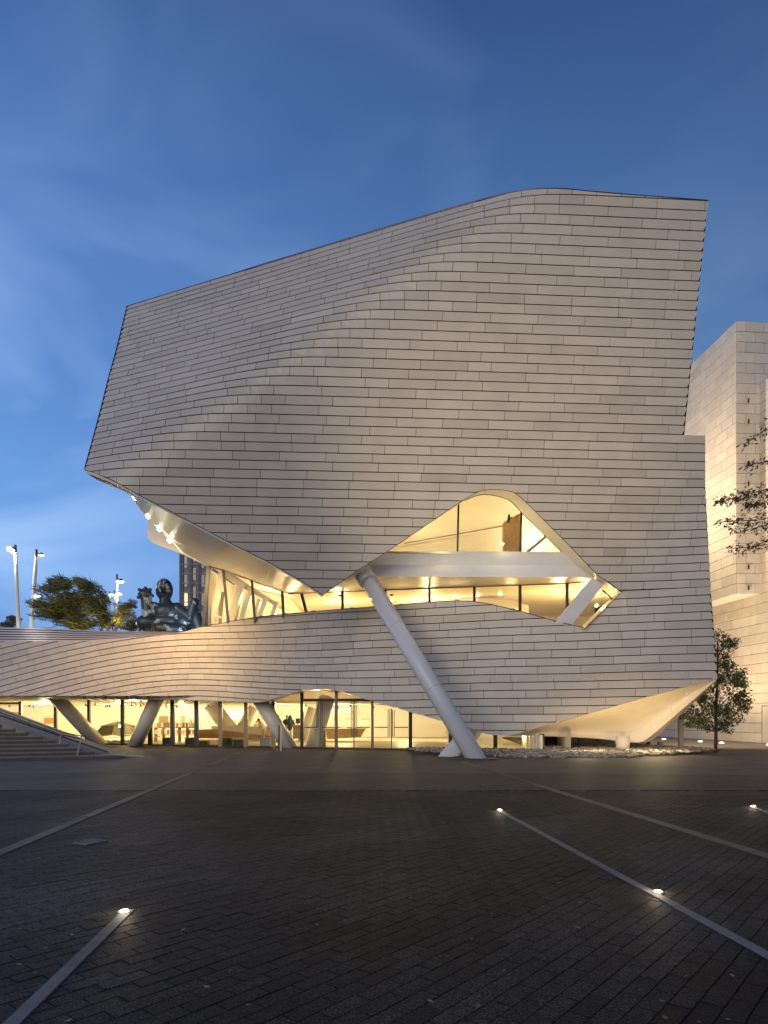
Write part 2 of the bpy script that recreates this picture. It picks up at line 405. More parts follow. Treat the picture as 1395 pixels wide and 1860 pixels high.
def paver_geo(c):
    g = 0.0016; w, h = PW / 2 - g, PH / 2 - g; ch = 0.0035
    cc = Vector((c.x, c.y))
    z = RNG.uniform(-0.003, 0.001); tx, ty = RNG.uniform(-0.006, 0.006, 2)
    vs = []
    for (k, dz) in ((0, -0.007), (ch, 0.0)):
        for sx, sy in ((-1, -1), (1, -1), (1, 1), (-1, 1)):
            lu, lv = sx * (w - k), sy * (h - k)
            p = PU * lu + PV * lv + c
            vs.append((p.x, p.y, z + dz + tx * lu + ty * lv))
    fs = [(4, 5, 6, 7)] + [(k, (k + 1) % 4, 4 + (k + 1) % 4, 4 + k) for k in range(4)]
    return vs, fs
pav.sort(key=lambda c: c.y + abs(c.x) * 0.25 + (50 if abs(c.x) > c.y * 0.58 + .1 or c.y < 3.5 else 0))
big = MB(); npar = 0
for c in pav:
    cut = near_strip(Vector((c.x, c.y)))
    vs, fs = paver_geo(c)
    pf = math.sin(c.x * 1.1 + 0.7 * math.sin(c.y * 0.9)) * math.sin(c.y * 1.35 + 0.8 * math.cos(c.x * 0.8) + 0.6) + 0.5 * math.sin(c.x * 2.3 - c.y * 1.7)
    t = float(np.clip(0.32 + (0.34 if pf > 0.28 else 0) - (0.14 if pf < -0.55 else 0) + RNG.normal(0, 0.10), 0, 1))
    if npar < 300: mk('paver', vs, fs, M['paver'], gnd, tone=t); npar += 1
    else: big.addp(vs, fs, t)
o = big.build('pavers', M['paver'], gnd, kind='stuff')

fore = MB()
fy = pw([(-60, 18.2), (-12, 19.3), (0, 19.6), (6, 19.3), (12, 18.7), (60, 17.5)])
xs_ = np.linspace(-60, 60, 61)
fore.strip([(x, float(fy(x)), 0.004) for x in xs_], [(x, 62, 0.004) for x in xs_])
o = fore.build('forecourt', M['fore']); o['kind'] = 'structure'
wk = MB(); wk.addp([(14.6, 33.5, 0.008), (60, 30.0, 0.008), (60, 80, 0.008), (12.5, 80, 0.008)], [(0, 1, 2, 3)])
o = wk.build('path', M['walk']); o['kind'] = 'structure'

def paving_strip(a, b, m, width, seg, name, z0=0.0, tf=None):
    root = bpy.data.objects.new(name, None); COL.objects.link(root); root.location = (a.x, a.y, 0); OFF[root.name] = Vector((a.x, a.y, 0))
    root['kind'] = 'structure'
    d = Vector((b.x - a.x, b.y - a.y, 0)); L = d.length; d.normalize(); n = Vector((-d.y, d.x, 0)); s = 0; k = 0
    while s < L - 0.05:
        l = min(seg, L - s); mb = MB()
        c = Vector((a.x, a.y, 0)) + d * (s + l / 2)
        Mx = Matrix((d, n, Vector((0, 0, 1)))).transposed()
        zt = z0 + 0.010 + RNG.uniform(-0.001, 0.001)
        w = width - 0.004
        l2 = l - 0.006
        vs = [c + d * (sx * (l2 / 2 - e)) + n * (sy * (w / 2 - e)) + Vector((0, 0, z)) for z, e in ((zt - 0.03, 0), (zt, 0.003)) for sx, sy in ((-1, -1), (1, -1), (1, 1), (-1, 1))]
        mk('slab', vs, [(4, 5, 6, 7)] + [(q, (q + 1) % 4, 4 + (q + 1) % 4, 4 + q) for q in range(4)], m, root, tone=float(tf(s / L) if tf else (RNG.uniform(0, 1) if k % 2 else RNG.uniform(0.3, .8))))
        s += l; k += 1
    return root
paving_strip(s1a, s1b, M['strip'], 0.10, 1.2, 'paving_strip')
paving_strip(s2a, s2b, M['strip'], 0.10, 1.2, 'paving_strip')
paving_strip(s3a, s3b, M['tanstrip'], 0.19, 0.9, 'paving_strip')
paving_strip(s4a, s4b, M['tanstrip'], 0.20, 0.9, 'paving_strip', tf=lambda f: RNG.uniform(.75, 1.3) if (f > .42 or f < .10) else RNG.uniform(-.55, 0.0))
paving_strip(s5a, s5b, M['strip'], 0.10, 1.2, 'paving_strip')

GB = 6000
def ground_light(p, label, e=2.0, beam=0, aim=(2.5, 27, 15)):
    t = thing('ground_light', label, 'ground light', (p.x, p.y, 0), 'recessed lights in the plaza paving')
    a = MB(); a.tube((p.x, p.y, 0.0), (p.x, p.y, 0.016), 0.062, 0.056, 20); a.build('bezel', M['steel'], t)
    b = MB(); b.ell((p.x, p.y, 0.016), (0.034, 0.034, 0.014), 14, 8); b.build('lens', M['led'], t)
    light('lens_glow', 'POINT', (p.x, p.y, 0.09), e, (1, 0.78, 0.5), 0.03, parent=t)
    if beam: light('added_facade_beam', 'SPOT', (p.x, p.y, 0.10), beam, (1, 0.83, 0.58), 0.06, aim=aim, spot=54, blend=1.0, parent=t)  # added spot beam, brightens the upper facade beyond the lens glow
ground_light(G(226, 1658), 'lit recessed light at the tip of the pale strip in the lower left paving')
ground_light(G(908, 1473), 'lit recessed light at the far end of the long diagonal pale strip', beam=GB * 0.6, aim=(5.0, 27, 13.5))
ground_light(G(1195, 1622), 'lit recessed light halfway along the long diagonal pale strip', beam=GB * 1.0, aim=(6.2, 26.5, 13.5))
ground_light(G(1368, 1466), 'small lit recessed light beyond the brownish strip at the far right of the paving')
cv = G(163, 1530)
t = thing('utility_cover', 'small square metal access cover set in the dark pavers', 'access cover', (cv.x, cv.y, 0))
a = MB()
ca = R(-28)
for k in range(4):
    q = ca + k * math.pi / 2
    a.box((cv.x + math.cos(q) * 0.15, cv.y + math.sin(q) * 0.15, 0.006), 0.02, 0.32, 0.018, q)
a.build('frame', M['strip'], t)
a = MB(); a.box((cv.x, cv.y, 0.003), 0.275, 0.275, 0.014, ca); lid = a.build('lid', M['iron'], t)
a = MB()
for k in (-1, 1): a.box((cv.x + k * 0.08, cv.y, 0.012), 0.05, 0.022, 0.008, ca)
a.build('lifting_key', M['strip'], t)

M['dryleaf'] = leaf_mat('fallen_leaf', (0.16, 0.12, 0.06), 0.6, 0.1)
lt = MB()
for k in range(150):
    y = 3.6 + 16 * RNG.uniform() ** 1.6; x = RNG.uniform(-.62, .62) * y; a = RNG.uniform(0, 6.28); sz = RNG.uniform(0.012, 0.034)
    ax = Vector((math.cos(a), math.sin(a), RNG.uniform(-.1, .3))) * sz; sd = Vector((-math.sin(a), math.cos(a), RNG.uniform(-.2, .2))) * sz * .5; c0 = Vector((x, y, 0.016))
    lt.addp([c0 - ax, c0 + sd, c0 + ax, c0 - sd], [(0, 1, 2, 3)], float(RNG.uniform()))
o = lt.build('leaf_litter', M['dryleaf'], None, kind='stuff'); tag(o, 'tiny fallen leaves scattered over the dark plaza pavers', 'leaf litter')

# ================================================================== THE MUSEUM
MUS = thing('museum', 'sculptural museum clad in taupe panels with a huge twisted upper block on slanted struts', 'building', (0, 33, 0))
Y0A = 30.37
def sst(x): x = np.clip(x, 0, 1); return x * x * (3 - 2 * x)
def smin(a, b, k): m = np.minimum(a, b); return m - k * np.log(np.exp(-(a - m) / k) + np.exp(-(b - m) / k))
def smax(a, b, k): return -smin(-a, -b, k)
def fA(u, h): return 1 - 5e-5 * u + 2.4e-4 * h
def fB(u, h): return 1.746 + 5.9e-4 * u - 7.16e-4 * h
def fC(u, h): return 0.958 * (1 + 1.9e-4 * u)
def Yup(x, y):
    u = x - CX; h = HY - y
    return Y0A / smax(smin(fA(u, h), fB(u, h), 0.017), fC(u, h), 0.008)
def Ylow(x, y):
    u = np.asarray(x, float) - CX; h = HY - np.asarray(y, float)
    a = fA(u, h) - 1.2 * sst((440 - u) / 80)
    w = smax(a, fC(u, h), 0.008)
    lean = sst((-40 - u) / 210) * 0.0008 * np.maximum(h - 25, 0)
    return Y0A / w * (1 + lean)
XS = np.arange(-160, 1306, 1.0)
# --- outlines as functions of x
T_up = pw([(154, 852.5), (179, 761), (199, 681), (215, 624), (230.5, 557), (413, 501), (480, 479.6), (763, 395), (820, 378), (880, 361.5), (908, 354.6), (930, 350), (949, 346.5),
           (970, 344.2), (991, 343), (1010, 343), (1031, 344), (1080, 349), (1160, 355.5), (1286.6, 365)])
EYE = [(586.5, 1080), (624, 1053), (647, 1037), (708, 998), (835, 912), (850, 902.5), (862, 896), (874, 891), (887, 888.7), (900, 888.3), (912, 889.4), (924, 891.2), (934, 894), (944, 901), (963, 919), (1038, 994.4), (1084, 1043), (1129, 1075)]
LEFTB = [(154, 852.8), (197, 868), (224, 882), (255, 900), (294, 920), (355, 952), (423, 988), (484, 1018), (545, 1053), (586.5, 1080)]
B_up0 = pw(LEFTB + EYE[1:])
TOPL = [(-160, 1164.0), (100, 1164.4), (150, 1164.4), (185, 1162.5), (235, 1158.5), (300, 1153), (325, 1149.6), (345, 1144.5), (365, 1139), (390, 1134.8), (415, 1130), (463, 1121.5), (510, 1116.4), (550, 1113), (640, 1105.5), (710, 1100.4), (760, 1096.2), (800, 1093.2), (820, 1092.3), (840, 1092), (860, 1093), (886, 1097), (905, 1101.3), (920, 1105), (942, 1110), (1010, 1129), (1061, 1141), (1128, 1076)]
BOTL = [(-160, 1263), (0, 1265.4), (87, 1267), (200, 1268.5), (330, 1271), (400, 1273.3), (448, 1275.3), (470, 1275.6), (484, 1273.5), (500, 1268), (525, 1261), (552, 1253.8), (565, 1252), (578, 1251.3), (591, 1251.5), (611, 1254.4), (629, 1258.6), (658, 1268), (680, 1274.6), (712, 1284), (745, 1293), (800, 1308.5), (815, 1312.5), (854, 1324), (880, 1333), (900, 1335.5), (919, 1336), (932, 1334.5), (963, 1326), (1058, 1299), (1181, 1264), (1303.5, 1232)]

# --- rows of the upper block: level curves
ref = [362.0]; p = 18.65
for k in range(24): ref.append(ref[-1] + p); p -= 0.072
sc_ = (789.0 - 362.0) / (ref[-1] - 362.0)
ref = [362 + (r - 362) * sc_ for r in ref]
n2 = 18; p = 16.3; seg = [789.0]
for k in range(n2): seg.append(seg[-1] + p); p -= 0.09
sc_ = (1068.0 - 789.0) / (seg[-1] - 789.0)
ref += [789 + (s - 789) * sc_ for s in seg[1:]]
ref = [ref[0] - (ref[1] - ref[0])] + ref
def zl(x, y, Yf): return (HY - y) * Yf(x, y) / F
zref = [zl(np.array([1236.0]), np.array([r]), Yup)[0] for r in ref]
dz_ = zref[-2] - zref[-1]
zfull = zref + [zref[-1] - dz_ * (k + 1) for k in range(4)]
zfull = [zref[0] + dz_ * 1.0] + zfull
rows_up = []
for z in zfull:
    lo = np.full_like(XS, 300.0); hi = np.full_like(XS, 1299.0)
    for _ in range(46):
        mid = (lo + hi) / 2; v = zl(XS, mid, Yup)
        up = v > z
        lo = np.where(up, mid, lo); hi = np.where(up, hi, mid)
    rows_up.append((lo + hi) / 2)
rows_up = np.array(rows_up)
# index of the row line of the step (ref 789) and of the split (1068)
iStep = 1 + 1 + 24; iSplit = iStep + n2
split = rows_up[iSplit]
# --- rows of the lower band, traced
tab = {0: (-2, [1166.2, 1178.6, 1189.9, 1201.7, 1213.2, 1224.3, 1235.8, 1247.2, 1258.4, 1269.6]),
       120: (1, [1172.2, 1182.9, 1193.7, 1204.4, 1215.7, 1226, 1236.7, 1247.4, 1257.6, 1268.9]),
       250: (3, [1169.4, 1180.2, 1190.7, 1201, 1211.5, 1221.5, 1231.8, 1241.8, 1251.9, 1262.1, 1272]),
       320: (2, [1151.2, 1162.7, 1173.4, 1183.9, 1194.7, 1204.6, 1214.8, 1224.8, 1235, 1244.7, 1255, 1264.5]),
       390: (1, [1137.3, 1148.8, 1160.3, 1171.5, 1182.5, 1193.4, 1203.7, 1214.3, 1224.5, 1235.1, 1245, 1255.1, 1265.2]),
       470: (1, [1134.6, 1147, 1159, 1170.9, 1182.3, 1194.3, 1205.7, 1217, 1227.9, 1239, 1249.4, 1260.2, 1270.7]),
       550: (0, [1116.5, 1129.6, 1142.6, 1156.2, 1169.4, 1182, 1195.2, 1207.5, 1219.5, 1230.7, 1242.2, 1253.3, 1264, 1275]),
       680: (1, [1122.8, 1136.6, 1149.7, 1163, 1176.5, 1190, 1203.5, 1217.2, 1230.9, 1244.8, 1258.1, 1271.8, 1285.5]),
       800: (1, [1117.4, 1131.6, 1145, 1158.7, 1172.6, 1186.8, 1200.6, 1213.8, 1227.7, 1242.3, 1256.5, 1269.7, 1283.9, 1298]),
       900: (1, [1112, 1126.3, 1140.4, 1154.6, 1168.5, 1182.6, 1196.8, 1211.1, 1225.1, 1239.6, 1254.2, 1268.4, 1282.6, 1297.3, 1311.6, 1326.5]),
       1020: (3, [1135.9, 1150.6, 1165, 1179.7, 1194.4, 1209, 1223.7, 1238, 1252.6, 1267.4, 1282, 1296.7, 1311.2]),
       1180: (-1, [1070.6, 1085.3, 1100, 1114.9, 1129.6, 1144.5, 1159.4, 1174.4, 1189.3, 1204.2, 1219.3, 1234.2, 1249.4, 1264.6]),
       1300: (-1, [1064.4, 1079.5, 1094.6, 1109.8, 1125, 1140.4, 1155.8, 1171.2, 1186.6, 1202, 1217.4, 1232.7, 1248.0, 1263.4])}
I0, I1 = -6, 20
colx = sorted(tab); colv = []
for x in colx:
    s, v = tab[x]; v = list(v); d0 = (v[3] - v[0]) / 3; d1 = (v[-1] - v[-4]) / 3
    pre = [v[0] - d0 * (k + 1) for k in range(s - I0)][::-1]
    post = [v[-1] + d1 * (k + 1) for k in range(I1 - (s + len(v) - 1))]
    colv.append(pre + v + post)
colv = np.array(colv); colx = np.array(colx, float)
def cubic(xk, yk, xq):
    n = len(xk); h = np.diff(xk); Am = np.zeros((n, n)); b = np.zeros(n); Am[0, 0] = Am[-1, -1] = 1
    for i in range(1, n - 1):
        Am[i, i - 1] = h[i - 1]; Am[i, i] = 2 * (h[i - 1] + h[i]); Am[i, i + 1] = h[i]
        b[i] = 6 * ((yk[i + 1] - yk[i]) / h[i] - (yk[i] - yk[i - 1]) / h[i - 1])
    m = np.linalg.solve(Am, b)
    i = np.clip(np.searchsorted(xk, xq) - 1, 0, n - 2); t = np.clip(xq, xk[0], xk[-1]) - xk[i]; hh = h[i]
    s = (yk[i + 1] - yk[i]) / hh - hh * (2 * m[i] + m[i + 1]) / 6
    y = yk[i] + s * t + m[i] / 2 * t ** 2 + (m[i + 1] - m[i]) / (6 * hh) * t ** 3
    s0 = (yk[1] - yk[0]) / h[0] - h[0] * m[1] / 6
    return np.where(xq < xk[0], yk[0] + s0 * (xq - xk[0]), y)
rows_lo = np.array([cubic(colx, colv[:, k], XS) for k in range(colv.shape[1])])
T_lo = np.interp(XS, [p[0] for p in TOPL], [p[1] for p in TOPL])
T_lo = np.where(XS > 1128, split, T_lo)
xe = XS > 1291
T_lo = np.where(xe, np.maximum(T_lo, 1067 + (XS - 1291) / 12.5 * 165), T_lo)
B_lo = np.interp(XS, [p[0] for p in BOTL], [p[1] for p in BOTL])
def outl(XSv, f): return np.array([float(f(x)) for x in XSv])
Tu = T_up(XS); Bu = B_up0(XS)
Bu = np.where(XS > 1128, split, Bu)
NO = (XS < 154) | (XS > 1286.6)
Tu1 = np.where(NO, 2000, Tu)
stepline = rows_up[iStep]
Bu1 = np.where(XS > 1242, np.minimum(365 + (1286.6 - XS) / 44.6 * 425, stepline), np.minimum(Bu, stepline))
Tu2 = np.maximum(np.where((XS < 154) | (XS > 1292), 2000, Tu), stepline)
Tu2 = np.where(XS > 1281.5, np.maximum(Tu2, 882 + (XS - 1281.5) / 10 * 186), Tu2)

panels = []     # (area, verts, faces, tone)
def Pn(x, y, Yf):
    Y = float(Yf(np.array([x]), np.array([y]))[0]); return P(x, y, Y)
def Pv(x, y, Yf):
    Y = Yf(x, y); return np.stack([(x - CX) * Y / F, Y, HC + (HY - y) * Y / F], -1)
def cladding(rows, r0, r1, T, B, Yf, slant, half, gap=0.024, seed=3):
    rg = np.random.RandomState(seed)
    xi = lambda arr, x: np.interp(x, XS, arr)
    for r in range(r0, r1):
        ra, rb = rows[r], rows[r + 1]
        ok = np.maximum(ra, T) < np.minimum(rb, B) - 0.7
        idx = np.where(ok)[0]
        if len(idx) < 3: continue
        ym = (ra + rb) / 2
        pts = Pv(XS, ym, Yf); ds = np.linalg.norm(np.diff(pts, axis=0), axis=1); S = np.concatenate([[0], np.cumsum(ds)])
        runs = np.split(idx, np.where(np.diff(idx) > 1)[0] + 1)
        ph = (r * 0.73 + rg.uniform(-0.25, 0.25)) % 1.9
        # joints for the whole row
        cuts = [S[idx[0]] - ph - 1.9]
        while cuts[-1] < S[-1]:
            xx = float(np.interp(cuts[-1] + 0.5, S, XS)); hv = half(xx, float(xi(ym, xx)))
            q = rg.uniform()
            cuts.append(cuts[-1] + ((0.95 if q < 0.88 else 1.9) if q < hv * 1.14 else (1.9 if q > 0.10 else 0.95)) + 0.0)
        cx = np.interp(cuts, S, XS)
        for run in runs:
            if len(run) < 3: continue
            xl, xr = XS[run[0]], XS[run[-1]]
            c = [x for x in cx if xl + 5 < x < xr - 5]
            edges = [xl] + c + [xr]
            for k, (xa, xb) in enumerate(zip(edges, edges[1:])):
                xm = (xa + xb) / 2; Y = float(Yf(np.array([xm]), np.array([float(xi(ym, xm))]))[0])
                g = None; gv = 0.009 * F / Y
                a = xa + (gv if k else 0.0); b = xb - (gv if k < len(edges) - 2 else 0.0)
                inner = np.all(ra[(XS >= a - 4) & (XS <= b + 4)] >= T[(XS >= a - 4) & (XS <= b + 4)] - .01) and np.all(rb[(XS >= a - 4) & (XS <= b + 4)] <= B[(XS >= a - 4) & (XS <= b + 4)] + .01)
                n = 4 if inner else max(4, int((b - a) / 4) + 1)
                xs = np.linspace(a, b, n)
                cdv = np.clip((crease_d(xs, xi(ym, xs)) + 60) / 150, 0, 1) if Yf is Yup else 0.0
                g = gap * F / Y * (1.0 - 0.5 * cdv)
                dy = xi(rb, xs) - xi(ra, xs); s = slant(xs, xi(ym, xs))
                if k == 0 or k == len(edges) - 2: s = s * np.interp(xs, [a, b], [0, 1] if k == 0 else [1, 0])
                xt = np.clip(xs - s * dy / 2, xl, xr); xo = np.clip(xs + s * dy / 2, xl, xr)
                yt = np.maximum(xi(ra, xt) + g, xi(T, xt)); yb = np.minimum(xi(rb, xo) - g * 0.55, xi(B, xo))
                good = yb - yt > 0.25
                if good.sum() < 2: continue
                gi = np.where(good)[0]; lo_, hi_ = max(0, gi[0] - 1), min(n - 1, gi[-1] + 1)
                sel = slice(lo_, hi_ + 1)
                xt, xo, yt, yb = xt[sel], xo[sel], yt[sel], np.maximum(yb[sel], yt[sel] + 0.02)
                top = Pv(xt, yt, Yf); bot = Pv(xo, yb, Yf)
                m_ = len(xt)
                ex = top[-1] - top[0]; ez = top[m_ // 2] - bot[m_ // 2]
                nrm = np.cross(ex, ez); L = np.linalg.norm(nrm)
                if L < 1e-6: continue
                nrm /= L
                if nrm[1] > 0: nrm = -nrm
                pr = rg.uniform(-0.004, 0.004)
                # each panel laps a little: its lower edge stands proud of the course below
                top = top + nrm * pr; bot = bot + nrm * (pr + 0.012)
                tb = top - nrm * 0.04; bb = bot - nrm * 0.04
                V = np.concatenate([top, bot, tb, bb]); fs = []
                for i in range(m_ - 1):
                    fs.append((i, m_ + i, m_ + i + 1, i + 1))
                    fs.append((i, i + 1, 2 * m_ + i + 1, 2 * m_ + i)); fs.append((m_ + i + 1, m_ + i, 3 * m_ + i, 3 * m_ + i + 1))
                fs.append((0, 2 * m_, 3 * m_, m_)); fs.append((m_ - 1, 2 * m_ - 1, 4 * m_ - 1, 3 * m_ - 1))
                tn = float(np.clip(rg.normal(0.5, 0.13) - (0.32 if rg.uniform() < 0.035 else 0), 0, 1))
                area = float((xt[-1] - xt[0]) * np.mean(yb - yt)) * (1 if xt[-1] > 8 else 0)
                panels.append((area, V, fs, tn))
def crease_d(x, y):
    u = x - CX; h = HY - y
    return (h - (781 + 0.67 * u))       # >0: on the leaning left face
def half_up(x, y):
    d = crease_d(x, y); f = u_fold = (HY - y) - (x - CX - 174)
    if -75 < d < 25: return 0.86
    if d >= 25: return 0.22
    if abs(f) < 70 and x > 980: return 0.75
    return 0.10
def slant_up(x, y): return np.where(crease_d(x, y) > 0, -0.22 * np.clip(crease_d(x, y) / 60, 0, 1), -0.035 - 0.00009 * (x - 600))
def half_lo(x, y): return 0.95 if x < 330 else (0.62 if x < 640 else 0.16)
def slant_lo(x, y): return np.interp(x, [0, 330, 450, 620, 700], [0.34, 0.26, 0.18, 0.03, 0.0])
cladding(rows_up, 0, iStep, Tu1, Bu1, Yup, slant_up, half_up, seed=5)
cladding(rows_up, iStep, iSplit + 4, Tu2, Bu, Yup, slant_up, half_up, seed=6)
T_lo2 = T_lo.copy()
cladding(rows_lo, 0, rows_lo.shape[0] - 1, T_lo2, B_lo, Ylow, slant_lo, half_lo, gap=0.024, seed=8)
panels.sort(key=lambda t: -t[0])
for k, (a, V, fs, tn) in enumerate(panels[:300]): mk('panel', V.tolist(), fs, M['panel'], MUS, tone=tn)
rest = MB()
for a, V, fs, tn in panels[300:]: rest.addp(V.tolist(), fs, tn)
rest.build('cladding', M['panel'], MUS, kind='stuff')

# dark wall behind the panels
def backing(T, B, Yf, x0, x1, d=0.11, step=4, nrow=26, it=1.2, ib=1.2):
    xs = np.arange(x0, x1 + 0.1, step); V = []; fs = []
    idx = []
    for x in xs:
        t_, b_ = float(np.interp(x, XS, T)) + it, float(np.interp(x, XS, B)) - ib
        if x > 1128 and it < 0: t_ = t_ - 1.5
        if ib < 0 and x > 1242: b_ = b_ - 4
        if b_ <= t_: b_ = t_ + 0.01
        ys = np.linspace(t_, b_, nrow); xx = np.full(nrow, x)
        Yv = Yf(xx, ys) + d
        V += np.stack([(xx - CX) * Yv / F, Yv, HC + (HY - ys) * Yv / F], -1).tolist()
    for i in range(len(xs) - 1):
        for j in range(nrow - 1):
            a = i * nrow + j; fs.append((a, a + 1, a + nrow + 1, a + nrow))
    return V, fs
wall = MB()
BuE = np.where((Bu0_ := B_up0(XS)) < stepline, Bu1 - 2.4, Bu1)
for (T, B, Yf, x0, x1, it, ib) in ((Tu1, BuE, Yup, 158, 1284, 1.2, -1.5), (Tu2, np.where(XS > 1128, Bu + 3, Bu), Yup, 160, 1278, 1.2, 1.2), (T_lo, B_lo, Ylow, -158, 1298, 1.2, 1.2)):
    # continuous runs only
    xs = XS[(XS >= x0) & (XS <= x1)]
    okx = xs[np.interp(xs, XS, B) - np.interp(xs, XS, T) > 3.0]
    if len(okx) == 0: continue
    V, fs = backing(T, B, Yf, okx[0], okx[-1], it=it, ib=ib); wall.addp(V, fs)
wall.build('wall', M['joint'], MUS)

# top, side and rear of the blocks so that they are solid from elsewhere
def pY(pts, Yf, d=0.06): return [P(x, y, float(Yf(np.array([x]), np.array([y]))[0]) + d) for x, y in pts]
body = MB()
topc = [(231, 558)] + [(x, float(T_up(x)) + 1.2) for x in np.linspace(240, 1285, 60)]
edge = pY([(155, 851), (179, 762), (199, 682), (215, 625)] + topc + [(1275, 470), (1262, 600), (1243, 789)], Yup, 0.09)
back = []
for q in edge:
    f = max(0, min(1, (16 - q.z) / 4)) if q.x < 0 else 0
    back.append(Vector((q.x * (0.94 - 0.5 * f) + 0.6, max(q.y + 9, 47), q.z - 0.4 + 2.0 * f)))
body.strip(edge, back)
body.build('roof', M['joint'], MUS)
rb = MB()
re = pY([(1243, 791), (1281, 795), (1280.5, 880), (1290, 1068)], Yup, 0.09) + pY([(1296, 1140), (1302, 1231)], Ylow, 0.09)
rb.strip(re, [q + Vector((-0.8, 13, 0)) for q in re])
rb.build('side_wall', M['joint'], MUS)
bk = MB()
bk.addp([P(690, 1160, 48.5), P(1230, 1160, 48.5), P(1000, 700, 48.5), P(300, 760, 48.5)], [(0, 1, 2, 3)])
bk.build('rear_wall', M['joint'], MUS)

# dark edge trim along the openings and the roof line
def trim(pts, Yf, r, name, m, off=0.0):
    c = MB(); q = pY(pts, Yf, off)
    for a, b in zip(q, q[1:]): c.tube(a, b, r, r, 6, cap=False)
    return c.build(name, m, MUS)
trim([(x, float(T_up(x)) - 0.2) for x in np.concatenate([np.linspace(154.5, 231, 8), np.linspace(240, 1286, 50)])], Yup, 0.035, 'coping', M['frame'], 0.03)
trim(LEFTB, Yup, 0.03, 'edge_trim', M['frame'], 0.03)
trim(EYE, Yup, 0.025, 'edge_trim', M['frame'], 0.03)
trim([p for p in TOPL if 340 < p[0] < 1062], Ylow, 0.035, 'edge_trim', M['frame'], 0.05)

# --- terrace roof courses at the far left, seen at a grazing angle
bx = pw([(-160, 1133), (0, 1137.5), (100, 1140.3), (180, 1144.8), (250, 1146.3), (300, 1147.3), (345, 1148)])
nr = 6
xr_ = np.linspace(-160, 338, 40)
def roofpt(x, s):
    y0 = float(np.interp(x, [p[0] for p in TOPL], [p[1] for p in TOPL])) + 0.4; y1 = min(float(bx(x)), y0 - 0.05)
    Y = float(Ylow(np.array([x]), np.array([y0]))[0]) + 0.08 + 2.8 * s
    return P(x, y0 + (y1 - y0) * s, Y)
for k in range(nr):
    c = MB(); s0, s1 = k / nr, (k + 0.66) / nr
    A_ = [roofpt(x, s0) for x in xr_]; B_ = [roofpt(x, s1) for x in xr_]
    dn = Vector((0, 0.02, -0.10))
    c.strip(A_, B_, 0.5); c.strip(B_, [p + dn for p in B_], 0.5)
    o = c.build('roof_panel', M['panel'], MUS)
    c = MB(); c.strip([p + dn for p in A_], [p - Vector((0, 0.004, 0)) for p in A_], 0.5); c.build('roof_riser', M['joint'], MUS)
c = MB(); c.strip([roofpt(x, 0) + Vector((0, 0.10, -0.13)) for x in xr_], [roofpt(x, 1) + Vector((0, 0.10, -0.13)) for x in xr_])
c.build('roof_deck', M['joint'], MUS)
tz = 6.9
c = MB(); rbk = [roofpt(x, 1) for x in xr_]; c.strip([Vector((p.x, p.y + 0.1, tz)) for p in rbk] + [Vector((-9.5, 38.8, tz))], [Vector((p.x * 1.5, 62, tz)) for p in rbk] + [Vector((-9.5, 62, tz))]); c.addp([(-60, 62, tz), (-9.5, 62, tz), (-9.5, 62, 0), (-60, 62, 0)], [(0, 1, 2, 3)])
c.build('terrace', M['grey'], MUS)

# --- soffit under the prow (cream)
inner = [(158, 860, 27.9), (176, 871.5, 28.3), (224, 891.5, 29.5), (236, 899, 30.3), (262, 935, 32.4), (300, 974, 34.4), (335, 1004, 36.2), (377, 1027.5, 37.7), (405, 1034.5, 37.4), (457, 1053.5, 36.9), (513, 1074.3, 36.0), (529, 1078.4, 35.7), (548, 1077, 35.2), (600, 1075, 34.0), (640, 1073.6, 33.2), (700, 1070.8, 32.4)]
outer = [(154.3, 853.2), (175, 861), (215, 877.5), (224, 882.5), (245, 894), (275, 910.5), (310, 928.5), (355, 952.5), (380, 966), (423, 988.5), (484, 1018.5), (515, 1036), (545, 1053.5), (586.5, 1080.5), (624, 1053.5), (668, 1024)]
so_ = MB()
Ao = pY(outer, Yup, 0.05); Bi = [P(*p) for p in inner]
N_ = 7
for k in range(N_):
    f0, f1 = k / N_, (k + 1) / N_
    bulge = lambda f: Vector((0, 0, 0.10 * math.sin(math.pi * f)))
    so_.strip([a.lerp(b, f0) + bulge(f0) for a, b in zip(Ao, Bi)], [a.lerp(b, f1) + bulge(f1) for a, b in zip(Ao, Bi)])
so_.build('soffit', M['cream'], MUS, smooth=True)
# lip below the panels' edge, and the rear fin with the corner
lip = MB(); lip.strip(Ao[:14], [p + Vector((0, 0.03, -0.10)) for p in Ao[:14]]); lip.build('soffit_edge', M['cream'], MUS)
fin = MB()
fp = [(250, 915), (268, 941), (268, 975), (275, 985), (300, 995.5), (334, 1007.5), (379, 1030), (379, 1010), (335, 985)]
fin.prism([P(x, y, 37.9) for x, y in fp], (0, 0.9, 0.1)); fin.build('rear_fin', M['cream'], MUS)
# linear lights set along the inner edge of the soffit
for (x, y, Y) in ((244, 904.5, 30.2), (268, 938, 32.2), (288, 961.5, 33.3), (307, 982.5, 34.3)):
    p = P(x, y, Y); d = (P(307, 982, 34.3) - P(247, 904.5, 30.2)).normalized()
    c = MB(); c.capsule(p - d * 0.12, p + d * 0.12, 0.055, 0.055, 10); c.build('soffit_light', M['led'], MUS)
    light('soffit_lamp', 'SPOT', p + Vector((-0.15, -0.45, -0.45)), 820, (1, 0.66, 0.28), 0.1, aim=p + Vector((-2.5, 3.6, -6)), spot=140, blend=0.9, parent=MUS)
c = MB(); a_ = P(243, 902, 30.1); b_ = P(331, 1004, 35.7); c.tube(a_, b_, 0.018, 0.018, 6); c.build('light_track', M['trackglow'], MUS)

